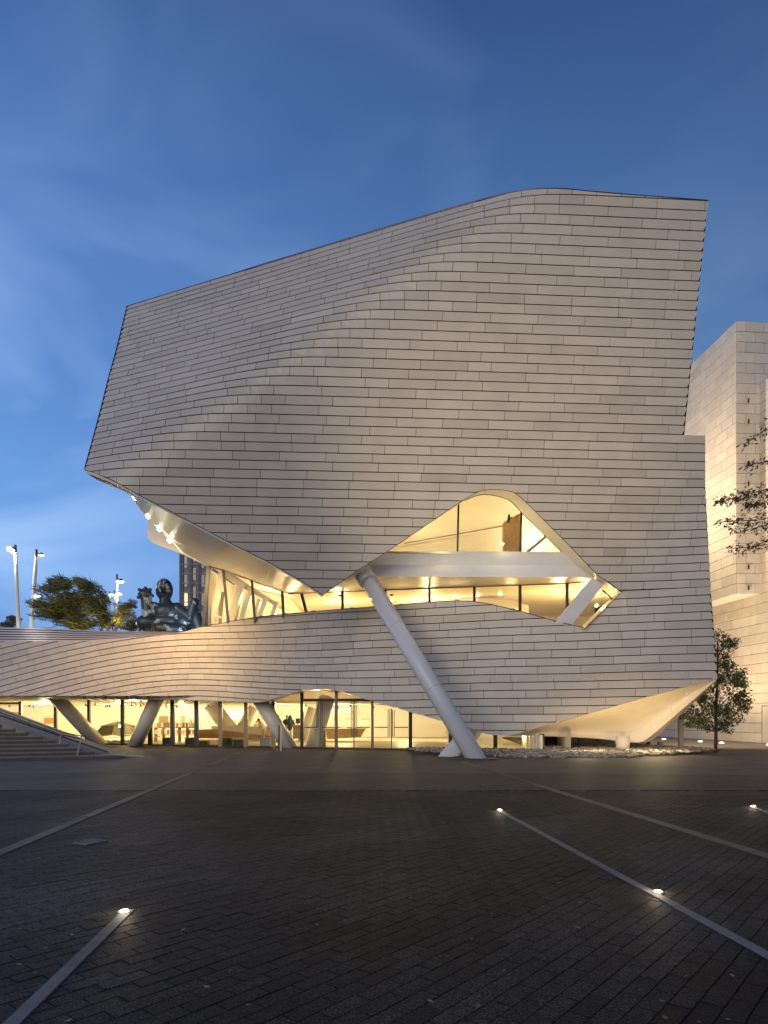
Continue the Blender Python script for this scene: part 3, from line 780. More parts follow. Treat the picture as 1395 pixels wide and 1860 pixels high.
TOPf = pw(TOPL)
for (x, e) in ((385, 95), (430, 90), (475, 75), (520, 50), (570, 26), (640, 20), (730, 20), (830, 20), (930, 24), (1010, 24)):  # added uplights on made-up fixtures along the sill, to brighten the soffit
    y = float(TOPf(x)) - 2.0; p = P(x, y, float(Ylow(np.array([x * 1.0]), np.array([y]))[0]) + 0.02)
    c = MB(); c.box(p - Vector((0, 0, 0.03)), 0.22, 0.08, 0.05); c.build('added_sill_fixture', M['frame'], MUS)
    light('added_sill_light', 'SPOT', p + Vector((0, 0, 0.04)), e, (1, 0.76, 0.40), 0.06, aim=p + Vector((-0.5, -0.9, 3)), spot=150, blend=1.0, parent=MUS)
# --- middle level glazing
hd = pw([(376, 1028.5), (405, 1035.2), (457, 1054.2), (513, 1075), (529, 1079), (547, 1077.5), (640, 1074.2), (1030, 1060), (1076, 1056), (1130, 1070)])
gY = pw([(360, 38.0), (376, 37.8), (460, 37.0), (540, 35.5), (600, 34.1), (640, 33.3), (700, 32.5), (900, 31.6), (1130, 30.6)])
gl = MB(); gx = np.linspace(372, 1128, 60)
gl.strip([P(x, float(hd(x)), float(gY(x))) for x in gx], [P(x, float(np.interp(x, [p[0] for p in TOPL], [p[1] for p in TOPL])) + 3, float(gY(x))) for x in gx]); gl.build('glazing', M['glass'], MUS)
def mull(x0, y0, x1, y1, w=0.13, m='frame', Yadd=0.0, Yf=None, name='mullion', d=0.12):
    Ya = (float(gY(x0)) if Yf is None else Yf(x0)) + Yadd; Yb = (float(gY(x1)) if Yf is None else Yf(x1)) + Yadd
    a, b = P(x0, y0, Ya), P(x1, y1, Yb); dd = (b - a); L = dd.length; dd.normalize()
    ax = Vector((0, 1, 0)); sx = dd.cross(ax).normalized(); ay = sx.cross(dd)
    Mx = Matrix((sx, ay, dd)).transposed(); c = MB(); c.box((a + b) / 2, w, d, L, M=Mx); return c.build(name, M[m], MUS)
for a in ((379, 1029, 369.5, 1142, .20), (405.5, 1034, 416, 1142, .15), (457.5, 1053, 463.5, 1132, .14), (512.5, 1074, 515.5, 1124, .14), (547.5, 1077, 558.5, 1120, .16), (622, 1073, 622.5, 1116, .13),
          (700, 1069, 700, 1108, .12), (780, 1066, 780, 1102, .12), (861.5, 1062, 861.5, 1100, .12), (944.5, 1058, 944.5, 1114, .13), (1030, 1057, 1030, 1134, .13)):
    mull(*a[:4], w=a[4])
c = MB()
hx = np.concatenate([np.linspace(378, 529, 12), np.linspace(540, 1074, 10)])
hp = [P(x, float(hd(x)) - 0.3, float(gY(x)) - 0.03) for x in hx]
for a, b in zip(hp, hp[1:]): c.tube(a, b, 0.028, 0.028, 6, cap=False)
c.build('head_trim', M['frame'], MUS)
# beam across the eye and its soffit
bm = MB()
YB = 29.75
Lb, Rb = 600, 1100
prof = [(0.0, 1001.0, 0.0), (0.10, 1005, 0.03), (0.5, 1026, 0.16), (0.9, 1043, 0.05), (1.0, 1047.5, 0.0)]
cols = []
for (f, y, dd) in prof:
    cols.append([P(x, y + (x - 700) * 0.004, YB + dd) for x in np.linspace(Lb, Rb, 14)])
for a, b in zip(cols, cols[1:]): bm.strip(a, b)
bm.strip([p + Vector((0, 1.4, 0)) for p in cols[0]], cols[0])
bm.build('beam', M['strut'], MUS, smooth=True)
sf = MB()
sxs = np.linspace(600, 1100, 14)
sf.strip(cols[-1], [P(x, float(hd(max(x, 560))) - 0.6, float(gY(x))) for x in sxs]); sf.build('beam_soffit', M['cream'], MUS)
# slanted flat brace at the right of the eye
br = MB()
br.prism([P(1076, 1050, 29.6), P(1098, 1060.5, 29.6), P(1035.5, 1139, 29.9), P(1008, 1131, 29.9)], (0, 0.30, 0)); br.build('brace', M['strut'], MUS)
# reveal of the eye
rv = MB()
ev = [p for p in EYE if p[0] >= 647] + [(1118, 1085.5), (1100, 1103), (1061.5, 1140.8)]
evs = smoothpoly([Vector((x, y, 0)) for x, y in ev], 1)
A_ = [P(p.x, p.y, float(Yup(np.array([p.x]), np.array([min(p.y, 1074)]))[0]) + 0.03) for p in evs]
dep = lambda x: float(np.interp(x, [650, 840, 900, 960, 1129], [0.12, 0.25, 0.75, 1.25, 1.15]))
B_ = [a + Vector((0, dep(p.x), 0)) for a, p in zip(A_, evs)]
rv.strip(A_, B_); rv.build('opening_reveal', M['cream'], MUS)
rv = MB()
for k in range(len(B_) - 1):
    if evs[k].x > 845 and evs[k].y < 1050: rv.tube(B_[k], B_[k + 1], 0.022, 0.022, 6, cap=False)
rv.build('reveal_frame', M['frame'], MUS)
# glass of the eye, upper part
egY = pw([(690, 29.1), (840, 29.15), (960, 29.95), (1050, 30.1)])
eg = MB(); xs_ = np.linspace(690, 1050, 20); eg.strip([P(x, 880, float(egY(x))) for x in xs_], [P(x, 1004, float(egY(x))) for x in xs_]); eg.build('glazing', M['glass'], MUS)
for a in ((833, 905, 831, 1001, .075), (948, 905, 944, 1003, .085)):
    mull(*a[:4], w=a[4], m='frame', Yf=lambda x: float(egY(x)) + 0.08)
# small lit pane by the tip and its dark frames
mull(1094, 1072, 1113, 1090, w=.06, Yf=lambda x: 29.75, name='pane_frame')
mull(1036, 1137.5, 1063, 1141.5, w=.09, Yf=lambda x: 30.0, name='pane_frame')
mull(1064, 1140, 1116, 1090.5, w=.05, Yf=lambda x: 29.9, name='pane_frame')

# --- rooms behind the glass
WARM = (1.0, 0.72, 0.30)
rm = MB()    # upper room behind the eye
yb0 = 36.5
zt, zb = 14.5, 9.0
xl, xr = -1.5, 11.2
rm.addp([(xl, 29.4, zb), (xr, 30.4, zb), (xr, yb0, zb), (xl, yb0, zb)], [(0, 1, 2, 3)])
rm.addp([(xl, 29.0, zt), (xr, 29.0, zt), (xr, yb0, zt), (xl, yb0, zt)], [(3, 2, 1, 0)])
rm.addp([(xl, yb0, zb), (xr, yb0, zb), (xr, yb0, zt), (xl, yb0, zt)], [(0, 1, 2, 3)])
rm.addp([(xl, 29, zb), (xl, yb0, zb), (xl, yb0, zt), (xl, 29, zt)], [(0, 1, 2, 3)])
rm.addp([(xr, 30, zb), (xr, yb0, zb), (xr, yb0, zt), (xr, 30, zt)], [(0, 1, 2, 3)])
rm.build('gallery_wall', M['cream'], MUS)
c = MB(); c.prism([P(915, 948, 34), P(948, 930, 34), P(948, 1004, 34), P(915, 1004, 34)], (0, 0.4, 0)); c.build('partition', M['wood'], MUS)
c = MB(); a, b = P(735, 987, 36.3), P(930, 953, 36.3); c.tube(a, b, 0.025, 0.025, 6); c.build('wall_reveal', M['bronze'], MUS)
c = MB(); c.prism([P(953, 1003, 33), P(1000, 965, 33), P(1003, 968, 33), P(960, 1004, 33)], (0, 0.2, 0)); c.build('stair_rail', M['grey'], MUS)
c = MB(); c.prism([P(921, 948, 33.4), P(924, 934, 33.4), P(926.5, 934, 33.4), P(926, 948, 33.4)], (0, .15, 0)); c.prism([P(922, 943, 33.4), P(930, 938, 33.4), P(930, 941, 33.4), P(924, 946, 33.4)], (0, .15, 0))
c.build('light_bracket', M['frame'], MUS)
light('gallery_lamp', 'POINT', (2.2, 32.6, 13.2), 520, (1, 0.77, 0.39), 0.3, parent=MUS)
light('gallery_lamp', 'POINT', (8.6, 34.6, 11.6), 520, (1, 0.82, 0.5), 0.25, parent=MUS)
rm = MB()    # middle room
zc = 8.22
rm.addp([(-5.2, 35.6, zc), (0, 32.4, zc), (14, 30.8, zc), (14, 46, zc + 0.3), (-5.2, 46, zc + 0.3)], [(4, 3, 2, 1, 0)])
rm.addp([(-10.2, 45, 3.6), (14, 45, 3.6), (14, 45, 12), (-10.2, 45, 12)], [(0, 1, 2, 3)])
rm.addp([(-10.1, 38.0, 6.7), (-10.2, 45, 6.7), (-10.2, 45, 10.6), (-10.1, 38.0, 10.2)], [(0, 1, 2, 3)])
rm.addp([(-10.1, 38.0, 6.4), (0, 34.5, 5.4), (14, 32, 5.2), (14, 46, 5.2), (-10.2, 46, 6.2)], [(0, 1, 2, 3, 4)])
rm.addp([(14, 30.6, 4), (14, 46, 4), (14, 46, 9), (14, 30.6, 9)], [(0, 1, 2, 3)])
rm.addp([(-5.2, 36, zc), (-5.2, 46, zc), (-5.2, 46, 12), (-5.2, 36, 10)], [(0, 1, 2, 3)])
rm.addp([(-10.1, 37.9, 10.4), (-5.2, 35.9, 8.7), (-5.2, 46, 9.6), (-10.2, 46, 10.7)], [(3, 2, 1, 0)])
rm.build('lobby_wall', M['cream'], MUS)
for (hx_, hz_, he_) in ((2.6, 9.32, 40), (5.4, 9.32, 40), (8.2, 9.32, 60), (9.4, 9.3, 50)):  # added lamps on top of the beam, brightening the reveal of the eye
    light('added_beam_light', 'POINT', (hx_, 29.55 + 0.0 * hx_, hz_ + 0.12), he_, (1, 0.80, 0.42), 0.08, parent=MUS)
light('lobby_lamp', 'POINT', (9.9, 30.5, 6.9), 30, (1, 0.72, 0.32), 0.1, parent=MUS)
light('lobby_lamp', 'POINT', (9.2, 34.6, 6.9), 330, (1, 0.70, 0.31), 0.2, parent=MUS)
for (x, y) in ((603, 1099), (635, 1096), (712, 1092), (750, 1090.5), (788, 1088.7), (828, 1086), (868, 1083), (908, 1080.8)):
    Yd = (zc - 0.05 - HC) * F / (HY - y) ; p = P(x, y, Yd); c = MB(); c.tube(p, p + Vector((0, 0, 0.03)), 0.10, 0.10, 12); c.build('downlight', M['ledsoft'], MUS)
for (x, y) in ((618, 1082), (711, 1081), (1024, 1056)):
    p = P(x, y, 33.9); c = MB(); c.ell(p, (0.10, 0.10, 0.05), 10, 6); c.build('smoke_detector', M['dark'], MUS)
for X, e in ((-2.5, 420), (2.5, 480), (7.0, 660), (11, 460)):
    light('lobby_lamp', 'POINT', (X, 37.5 - 0.15 * X, 7.0), e, (1, 0.70, 0.31), 0.25, parent=MUS)
light('lobby_lamp', 'POINT', (-7.4, 42.0, 8.6), 560, (1, 0.74, 0.36), 0.3, parent=MUS)
light('lobby_lamp', 'POINT', (-6.0, 39.8, 7.6), 200, (1, 0.72, 0.34), 0.3, parent=MUS)
# curved bulkhead in the middle room, slanted white struts behind the left panes
c = MB()
cvp = [(820, 1090.5, 37.5), (850, 1086, 37), (890, 1085.5, 36.5), (930, 1089, 36), (960, 1100, 36), (960, 1130, 36), (820, 1130, 37.5)]
c.prism([P(*p) for p in cvp], (0, 0.3, 0)); c.build('bulkhead', M['cream'], MUS)
def slab(pts, Y, d, m, name): c = MB(); c.prism([P(x, y, Y) for x, y in pts], (0, d, 0)); return c.build(name, M[m], MUS)
slab([(397, 1040), (405, 1042), (386, 1142), (376, 1142)], 38.3, .4, 'cream', 'lobby_strut')
slab([(433, 1056), (445, 1060), (417, 1140), (405, 1142)], 38.7, .4, 'cream', 'lobby_strut')
slab([(452, 1066), (460, 1070), (440, 1132), (430, 1134)], 38.7, .4, 'cream', 'lobby_strut')
slab([(480, 1080), (488, 1084), (473, 1126), (463, 1128)], 38.7, .4, 'cream', 'lobby_strut')
slab([(498, 1090), (506, 1094), (497, 1122), (489, 1124)], 38.7, .4, 'cream', 'lobby_strut')
slab([(404, 1033), (418, 1040), (514, 1102), (514, 1110), (430, 1060), (404, 1046)], 39.1, .3, 'cream', 'lobby_beam')
slab([(399, 1072), (408, 1076), (402, 1138), (388, 1140)], 40.5, .2, 'panel', 'lobby_screen')
slab([(432, 1074), (441, 1078), (430, 1134), (421, 1136)], 40.5, .2, 'panel', 'lobby_screen')
slab([(468, 1086), (474, 1090), (464, 1128), (457, 1130)], 40.5, .2, 'panel', 'lobby_screen')
slab([(388, 1118), (392, 1116), (412, 1124), (412, 1127)], 38.1, .1, 'white', 'lobby_rail')

# --- the big outer struts
def tubeobj(name, a, b, r0, r1, m, parent=MUS, n=28):
    c = MB(); c.tube(a, b, r0, r1, n); return c.build(name, M[m], parent, smooth=False)
def shade_auto(o):
    me = o.data; me.polygons.foreach_set('use_smooth', [len(p.vertices) == 4 for p in me.polygons]); me.update(); return o
sb = G(865, 1379); st_ = P(656, 1032, 29.9)
dirv = (st_ - sb).normalized()
shade_auto(tubeobj('strut', sb - dirv * 0.3, st_, 0.375, 0.375, 'strut'))
c = MB(); c.box((sb.x, sb.y, 0.02), 1.5, 1.25, 0.06); c.build('base_plate', M['iron'], MUS)
for f in (0.33, 0.66):
    q = sb.lerp(st_, f); c = MB(); c.tube(q - dirv * 0.008, q + dirv * 0.008, 0.3765, 0.3765, 28, cap=False); c.build('weld_seam', M['grey'], MUS)
sl_ = P(664, 1048, 29.5)
shade_auto(tubeobj('strut_collar', sl_ - dirv * 0.28, sl_ + dirv * 0.75, 0.41, 0.44, 'strut'))
sb2 = G(816, 1374)
shade_auto(tubeobj('strut', sb2 + Vector((-0.2, -0.15, -0.35)), P(866, 1316, 32.6), 0.45, 0.45, 'strut'))
# lobby columns in front of and behind the glass
for (x0, y0, Ya, x1, y1, Yb, r) in ((98, 1262, 37.8, 182, 1353, 39.0, 0.40), (286, 1266, 36.2, 244, 1356, 37.6, 0.39), (471, 1270, 34.4, 530, 1364, 35.0, 0.38),
                                    (594, 1268, 36.5, 567, 1361, 37.6, 0.42), (568, 1285, 45, 545, 1356, 45, 0.3), (383, 1280, 46, 425, 1334, 47, 0.55), (462, 1284, 47, 440, 1322, 47, 0.4)):
    a, b = P(x0, y0, Ya), P(x1, y1, Yb); shade_auto(tubeobj('column', a, b + (b - a).normalized() * 0.25, r, r, 'cream' if r != 0.42 else 'white'))

# --- ground floor lobby
GX = lambda x: 2016.0 / (60.9 + 0.019 * (x - 677))
lob = MB()
gf = [P(x, HY + HC * F / GX(x), GX(x)) for x in np.linspace(-150, 984, 24)]
lob.strip([(p.x, p.y + 0.02, 0.018) for p in gf], [(p.x * 1.32, 56, 0.018) for p in gf]); lob.build('lobby_floor', M['floor'], MUS)
YW = 53.0
w_ = MB()
w_.addp([(-62, YW, 0), (11, YW, 0), (11, YW, 3.3), (-62, YW, 3.3)], [(0, 1, 2, 3)]); w_.build('back_wall', M['white'], MUS)
w_ = MB(); w_.addp([(8.6, 30.4, 0), (11, YW, 0), (11, YW, 3.3), (8.6, 30.4, 1.1)], [(0, 1, 2, 3)]); w_.build('end_wall', M['white'], MUS)
# slatted ceiling: real boards with gaps
cz = lambda Y: 2.66 - (Y - 36) * 0.0085
base = MB()
X0, X1 = -7.6, 1.4       # the raised part over the entrance
def cquad(xa, xb, ya, yb, dz=0.06):
    base.addp([(xa, ya, cz(ya) + dz), (xb, ya, cz(ya) + dz), (xb, yb, cz(yb) + dz), (xa, yb, cz(yb) + dz)], [(3, 2, 1, 0)])
cquad(-62, X0, 34.2, YW); cquad(X0, X1, 43.5, YW); cquad(X1, 4.2, 34, YW); 
base.build('ceiling', M['dark'], MUS)
w_ = MB()
w_.addp([(X0, 34.6, 3.22), (X1, 33.9, 3.22), (X1, 43.6, 3.32), (X0, 43.6, 3.32)], [(3, 2, 1, 0)])
w_.addp([(X0, 43.6, 2.5), (X1, 43.6, 2.5), (X1, 43.6, 3.32), (X0, 43.6, 3.32)], [(0, 1, 2, 3)])
w_.addp([(X0, 34.8, 2.55), (X0, 43.6, 2.55), (X0, 43.6, 3.32), (X0, 34.8, 3.2)], [(0, 1, 2, 3)]); w_.addp([(X1, 34.2, 2.2), (X1, 43.6, 2.2), (X1, 43.6, 3.32), (X1, 34.2, 3.2)], [(0, 1, 2, 3)])
w_.build('entrance_ceiling', M['cream'], MUS)
w_ = MB(); w_.addp([(4.2, 33.0, 2.75), (11, 31, 2.75), (11, YW, 2.75), (4.2, YW, 2.75)], [(3, 2, 1, 0)]); w_.build('entrance_ceiling', M['white'], MUS)
for k in range(4):
    a = Vector((X0 + 0.6 + k * 2.4, 34.9, 3.17)); b = Vector((X0 + 2.2 + k * 2.4, 43.4, 3.27)); c = MB(); c.tube(a, b, 0.05, 0.05, 6); c.build('ceiling_rib', M['grey'], MUS)
dx = 7.2 / 21.0
k = 0
X = -66.0
while X < 8.0:
    ya, yb = 34.5, YW - 0.1
    xa = X; xb = X - dx * (yb - ya)
    if X0 < xa < X1 + 0.2 or (X0 < xa - dx * 9 < X1): ya = 43.8
    if xa - dx * (ya - 34.5) < 4.0:
        w2 = 0.41
        pts = [Vector((xa - dx * (ya - 34.5), ya, cz(ya))), Vector((xa - dx * (ya - 34.5) + w2, ya, cz(ya))), Vector((xb + w2, yb, cz(yb))), Vector((xb, yb, cz(yb)))]
        c = MB(); c.prism(pts, (0, 0, 0.05), float(RNG.uniform(.2, .8))); c.build('ceiling_slat', M['slat'], MUS)
    X += 0.56; k += 1
# storefront glass and its mullions
c = MB(); gxs = np.linspace(-150, 984, 60)
GTOP = pw([(-160, 1255), (480, 1262), (500, 1250), (575, 1242), (660, 1255), (745, 1282), (900, 1328), (984, 1334)])
c.strip([P(x, float(GTOP(x)), GX(x)) for x in gxs], [(P(x, 0, GX(x)).x, GX(x), 0.0) for x in gxs]); c.build('glazing', M['glass'], MUS)
def vm(x, ytop, w, m, d=0.18):
    Y = GX(x) - 0.05; b = P(x, ytop, Y); c = MB(); c.box((b.x, Y, b.z / 2), w, d, b.z); return c.build('mullion', M[m], MUS)
for (x, yt, w, m) in ((37.5, 1258, .16, 'frame'), (101, 1258, .15, 'frame'), (161.5, 1260, .15, 'frame'), (222.5, 1260, .17, 'frame'), (273, 1260, .22, 'frame'), (313.5, 1262, .22, 'frame'), (357, 1264, .22, 'frame'), (400.5, 1264, .20, 'bronze'), (447, 1266, .20, 'bronze'),
                      (496.5, 1264, .20, 'bronze'), (548.5, 1255, .16, 'frame'), (611, 1248, .16, 'bronze'), (676.5, 1262, .13, 'bronze'), (745.5, 1280, .17, 'frame'), (818, 1306, .16, 'frame'), (899.5, 1328, .17, 'frame'), (984, 1333, .20, 'frame')):
    vm(x, yt, w, m)
c = MB()
sp_ = [Vector((P(x, 0, GX(x)).x, GX(x) - 0.04, 0.05)) for x in np.linspace(-150, 984, 30)]
for a, b in zip(sp_, sp_[1:]): c.tube(a, b, 0.05, 0.05, 6, cap=False)
c.build('glazing_sill', M['bronze'], MUS)
# dark transom over the doors and over the far left doors, long pull handles
c = MB()
for (xa, xb, y) in ((549, 672, 1271.5), (-60, 37, 1277.5)):
    a, b = P(xa, y, GX(xa) - 0.06), P(xb, y, GX(xb) - 0.06); c.tube(a, b, 0.075, 0.075, 8)
c.build('transom', M['bronze'], MUS)
def pull(x0, x1, xv, ytop, ybar, ybot):
    c = MB(); Y = GX(x0) - 0.12
    for xx in (x0, x1): c.tube(P(xx, ytop, Y), P(xx, ybot, Y), 0.02, 0.02, 6)
    c.tube(P(x1 if xv > x1 else x0, ybar, Y), P(xv, ybar, Y), 0.025, 0.025, 6); c.build('door_handle', M['frame'], MUS)
pull(575.5, 577.5, 553, 1273, 1321, 1322); pull(582, 585, 608, 1273, 1321, 1358)
pull(638, 641, 613, 1273, 1321, 1338); pull(645, 648, 672, 1273, 1321, 1338); pull(705, 708, 680, 1288, 1321, 1338); pull(713, 716, 741, 1290, 1321, 1338)
for x in (579.5, 643, 711):
    c = MB(); Y = GX(x) - 0.03; a = P(x, 1272 if x < 700 else 1287, Y); c.box((a.x, Y, a.z / 2), 0.05, 0.06, a.z)
    c.build('door_stile', M['bronze'], MUS)
# arch lip over the entrance
c = MB(); al = [(470, 1276.6), (484, 1274.5), (500, 1269), (525, 1262), (552, 1254.8), (565, 1253), (578, 1252.3), (591, 1252.5), (611, 1255.4), (629, 1259.6), (658, 1269), (680, 1275.6), (712, 1285), (745, 1294), (800, 1309.5)]
A_ = pY(al, Ylow, 0.0); c.strip(A_, [Vector((p.x * 1.02, GX(q[0]) + 0.02, p.z + 0.02)) for p, q in zip(A_, al)]); c.build('entrance_soffit', M['cream'], MUS)
c = MB(); al2 = [(x, float(np.interp(x, [p[0] for p in BOTL], [p[1] for p in BOTL])) + 0.8) for x in np.linspace(-158, 470, 30)]
A_ = pY(al2, Ylow, 0.0); c.strip(A_, [Vector((p.x, GX(q[0]) + 0.3, p.z + 0.15)) for p, q in zip(A_, al2)]); c.build('band_soffit', M['cream'], MUS)
# lobby lamps
for X, Y, e in ((-40, 48, 660), (-32, 48, 660), (-25, 48.5, 660), (-19.5, 48.5, 660), (-15.5, 50.5, 450), (-8, 48.5, 660), (-3.0, 48.5, 660), (1.5, 47, 660), (6.0, 45, 520), (5.6, 36, 200), (-4, 40, 330), (-15.5, 41, 300), (-22, 43, 300), (-30, 43, 300)):
    light('lobby_lamp', 'POINT', (X, Y, 2.15 if Y > 40 else 2.3), e, (1, 0.735, 0.37), 0.2, parent=MUS)
spots = MB()
for k in range(46):
    x = RNG.uniform(-40, 4); y = RNG.uniform(42, 51); z = cz(y) - 0.12; spots.tube((x, y, z + 0.12), (x, y, z), 0.02, 0.02, 6); spots.tube((x, y, z), (x + .05, y + .05, z - 0.12), 0.05, 0.05, 8)
spots.build('track_light', M['dark'], MUS, kind='stuff')
# painted wall print: small text blocks and arched openings on the back wall
pr = MB()
for (x, y, w, h) in ((592, 1306, 5, 9), (610, 1306, 5, 8)): 
    p = P(x, y, YW - 0.04); pr.box(p, w * YW / F, 0.03, h * YW / F)
pr.build('wall_niche', M['dark'], MUS)
pr = MB()
for (x, y, w, h) in ((633, 1306, 14, 1.2), (665, 1306, 16, 1.4), (604, 1317, 10, .8), (640, 1322, 20, .8)):
    p = P(x, y, YW - 0.02); pr.box(p, w * YW / F, 0.01, h * YW / F)
pr.build('wall_print', M['grey'], MUS)
pr = MB(); p = P(760, 1322, 40); 
for k in range(4): pr.box((6.6 + k * 0.5, 38 + k * 3.2, 1.3), 0.35, 0.5, 2.6)
pr.build('pier', M['cream'], MUS)

# --- the hull under the right end
E_ = pY([(921, 1336.2), (945, 1331.5), (963, 1326.5), (1058, 1299.5), (1181, 1264.5), (1303, 1232.5)], Ylow, 0.04)
Gp = [P(923, 1336.5, 30.3), P(985, 1337, 31.0), P(1080, 1340.5, 31.3), P(1130, 1346.5, 31.2), P(1152, 1349, 31.0), P(1166, 1348.5, 30.9), P(1178, 1341, 30.8), P(1240, 1287.5, 29.8), P(1302.5, 1233.5, 28.5)]
Er = resample(E_, 40); Gr = resample(smoothpoly(Gp, 2), 40)
c = MB(); N_ = 10
grid = []
for k in range(N_ + 1):
    f = k / N_
    grid.append([e.lerp(g, f) + Vector((0, 0.9, -0.12)) * (math.sin(math.pi * f) * math.sin(math.pi * i / 39)) for i, (e, g) in enumerate(zip(Er, Gr))])
for a, b in zip(grid, grid[1:]): c.strip(a, b)
# turned-up far side so that the hull is a closed keel
c.strip(grid[-1], [g + Vector((-0.8, 3.2, 0.5)) for g in grid[-1]])
c.build('hull', M['cream'], MUS, smooth=True)
# narrow facet with fixtures along the keel's right edge
c = MB()
ka = [P(1166, 1348.8, 30.9), P(1178, 1341.6, 30.8), P(1240, 1288, 29.8), P(1303, 1233.5, 28.5)]
kb = [P(1180, 1347, 31.2), P(1196, 1336, 31.2), P(1253, 1283, 30.4), P(1303.4, 1233.5, 28.6)]
c.strip(resample(ka, 12), resample(kb, 12)); c.build('keel_facet', M['cream'], MUS)
for (x, y) in ((1187, 1322), (1219, 1291), (1256, 1258), (1222, 1257.5), (1152, 1276.5), (1248, 1262)):
    p = P(x, y, 29.35); c = MB(); c.tube(p, p + Vector((0.02, -0.03, 0.10)), 0.05, 0.04, 8); c.build('spotlight', M['white'], MUS)
kc = G(1131, 1367); shade_auto(tubeobj('column', Vector((kc.x, kc.y, -0.1)), Vector((kc.x, kc.y, 0.75)), 0.30, 0.31, 'cream'))
kp = G(1236.5, 1363.5); c = MB(); c.box((kp.x, kp.y, 1.45), 0.20, 0.20, 2.9); c.build('post', M['grey'], MUS)
# pale fins and dark glazing below the hull
for k in range(6):
    xf = 951 + k * 6.2; Yf_ = 31.6 - k * 0.32; p = P(xf, 1337, Yf_); zb_ = HC - 68 * Yf_ / F
    c = MB(); c.box((p.x, p.y, p.z / 2), 0.125, 0.25, p.z + 0.1); c.build('fin', M['cream'], MUS)
c = MB(); c.addp([(7.4, 33.0, 0), (13.4, 38.5, 0), (13.4, 38.5, 1.1), (7.4, 33.0, 1.3)], [(0, 1, 2, 3)]); c.build('base_wall', M['frame'], MUS)
c = MB()
for f in (0.35, 0.55, 0.8): c.box((7.4 + 6 * f, 33 + 5.5 * f - 0.1, 0.6), 0.06, 0.06, 1.2)
c.build('base_mullion', M['bronze'], MUS)
# letters standing on one course of the lower wall
word = 'ORANGE COUNTY MUSEUM OF ART'
LX = np.linspace(858, 1271, len(word))
rk = 9 - I0
for ch, x in zip(word, LX):
    if ch == ' ': continue
    ya = float(np.interp(x, XS, rows_lo[rk])); yb = float(np.interp(x, XS, rows_lo[rk + 1])); ym = (ya + yb) / 2
    Y = float(Ylow(np.array([x]), np.array([ym]))[0]); p = P(x, yb - (yb - ya) * 0.20, Y)
    q = P(x + 8, float(np.interp(x + 8, XS, rows_lo[rk + 1])) - (yb - ya) * 0.2, float(Ylow(np.array([x + 8.]), np.array([ym]))[0])); d = (q - p).normalized()
    cu = bpy.data.curves.new('letter', 'FONT'); cu.body = ch; cu.size = 0.70 * (yb - ya) * Y / F / 0.69; cu.align_x = 'CENTER'; cu.extrude = 0.006; cu.resolution_u = 2
    tmp = bpy.data.objects.new('letter', cu); COL.objects.link(tmp)
    me = bpy.data.meshes.new_from_object(tmp.evaluated_get(bpy.context.evaluated_depsgraph_get())); bpy.data.objects.remove(tmp)
    me.materials.clear(); me.materials.append(M['letter'])
    o = bpy.data.objects.new('letter', me); link(o, MUS); OFF[o.name] = OFF[MUS.name]
    n = Vector((d.y, -d.x, 0)).normalized(); up = Vector((0, 0, 1))
    o.matrix_local = Matrix.Translation(p - OFF[MUS.name] + n * 0.018) @ Matrix((d, n.cross(d) * -1 if False else up, n)).transposed().to_4x4()

# ================================================================== LOBBY CONTENTS (seen through the glass)
def boxthing(name, label, cat, x0, y0, x1, y1, Y, depth, m, group=None, parts=None, z0=None):
    a, b = P(x0, y0, Y), P(x1, y1, Y)
    zb_ = b.z if z0 is None else z0
    t = thing(name, label, cat, ((a.x + b.x) / 2, Y, zb_), group)
    return t, a, b, zb_
def gz(y, Y): return HC + (HY - y) * Y / F
def onfloor(x, y): return G(x, y, 0.018)
# low dark cabinets
def cabinet(x0, x1, yt, yb, label, m='dark'):
    Y = (HC - .018) * F / (yb - HY); a, b = P(x0, yt, Y), P(x1, yb, Y)
    t = thing('cabinet', label, 'cabinet', ((a.x + b.x) / 2, Y, 0.018), 'low cabinets behind the lobby glass')
    w = b.x - a.x; h = a.z - 0.018
    c = MB(); c.box(((a.x + b.x) / 2, Y + 0.25, 0.018 + h / 2), w, 0.5, h); c.build('carcass', M[m], t)
    c = MB(); c.box(((a.x + b.x) / 2, Y + 0.24, 0.018 + h + 0.02), w + 0.06, 0.56, 0.04); c.build('top', M['wood'], t)
    c = MB(); n = 2
    for k in range(n): c.box((a.x + w * (k + 0.5) / n, Y - 0.012, 0.018 + h * 0.5), w / n - 0.05, 0.02, h * 0.8)
    c.build('door', M[m], t)
cabinet(295, 313, 1341, 1353, 'dark low cabinet below the bookshelf, leftmost of the row')
cabinet(336, 356, 1341, 1353, 'dark low cabinet below the right end of the bookshelf')
cabinet(361, 377, 1346, 1353.5, 'dark low cabinet with folded goods on top')
cabinet(404, 420, 1341, 1355, 'dark open cubby bench, left of the pair near the sloped counter')
cabinet(424, 441, 1341, 1355, 'dark open cubby bench, right of the pair near the sloped counter')
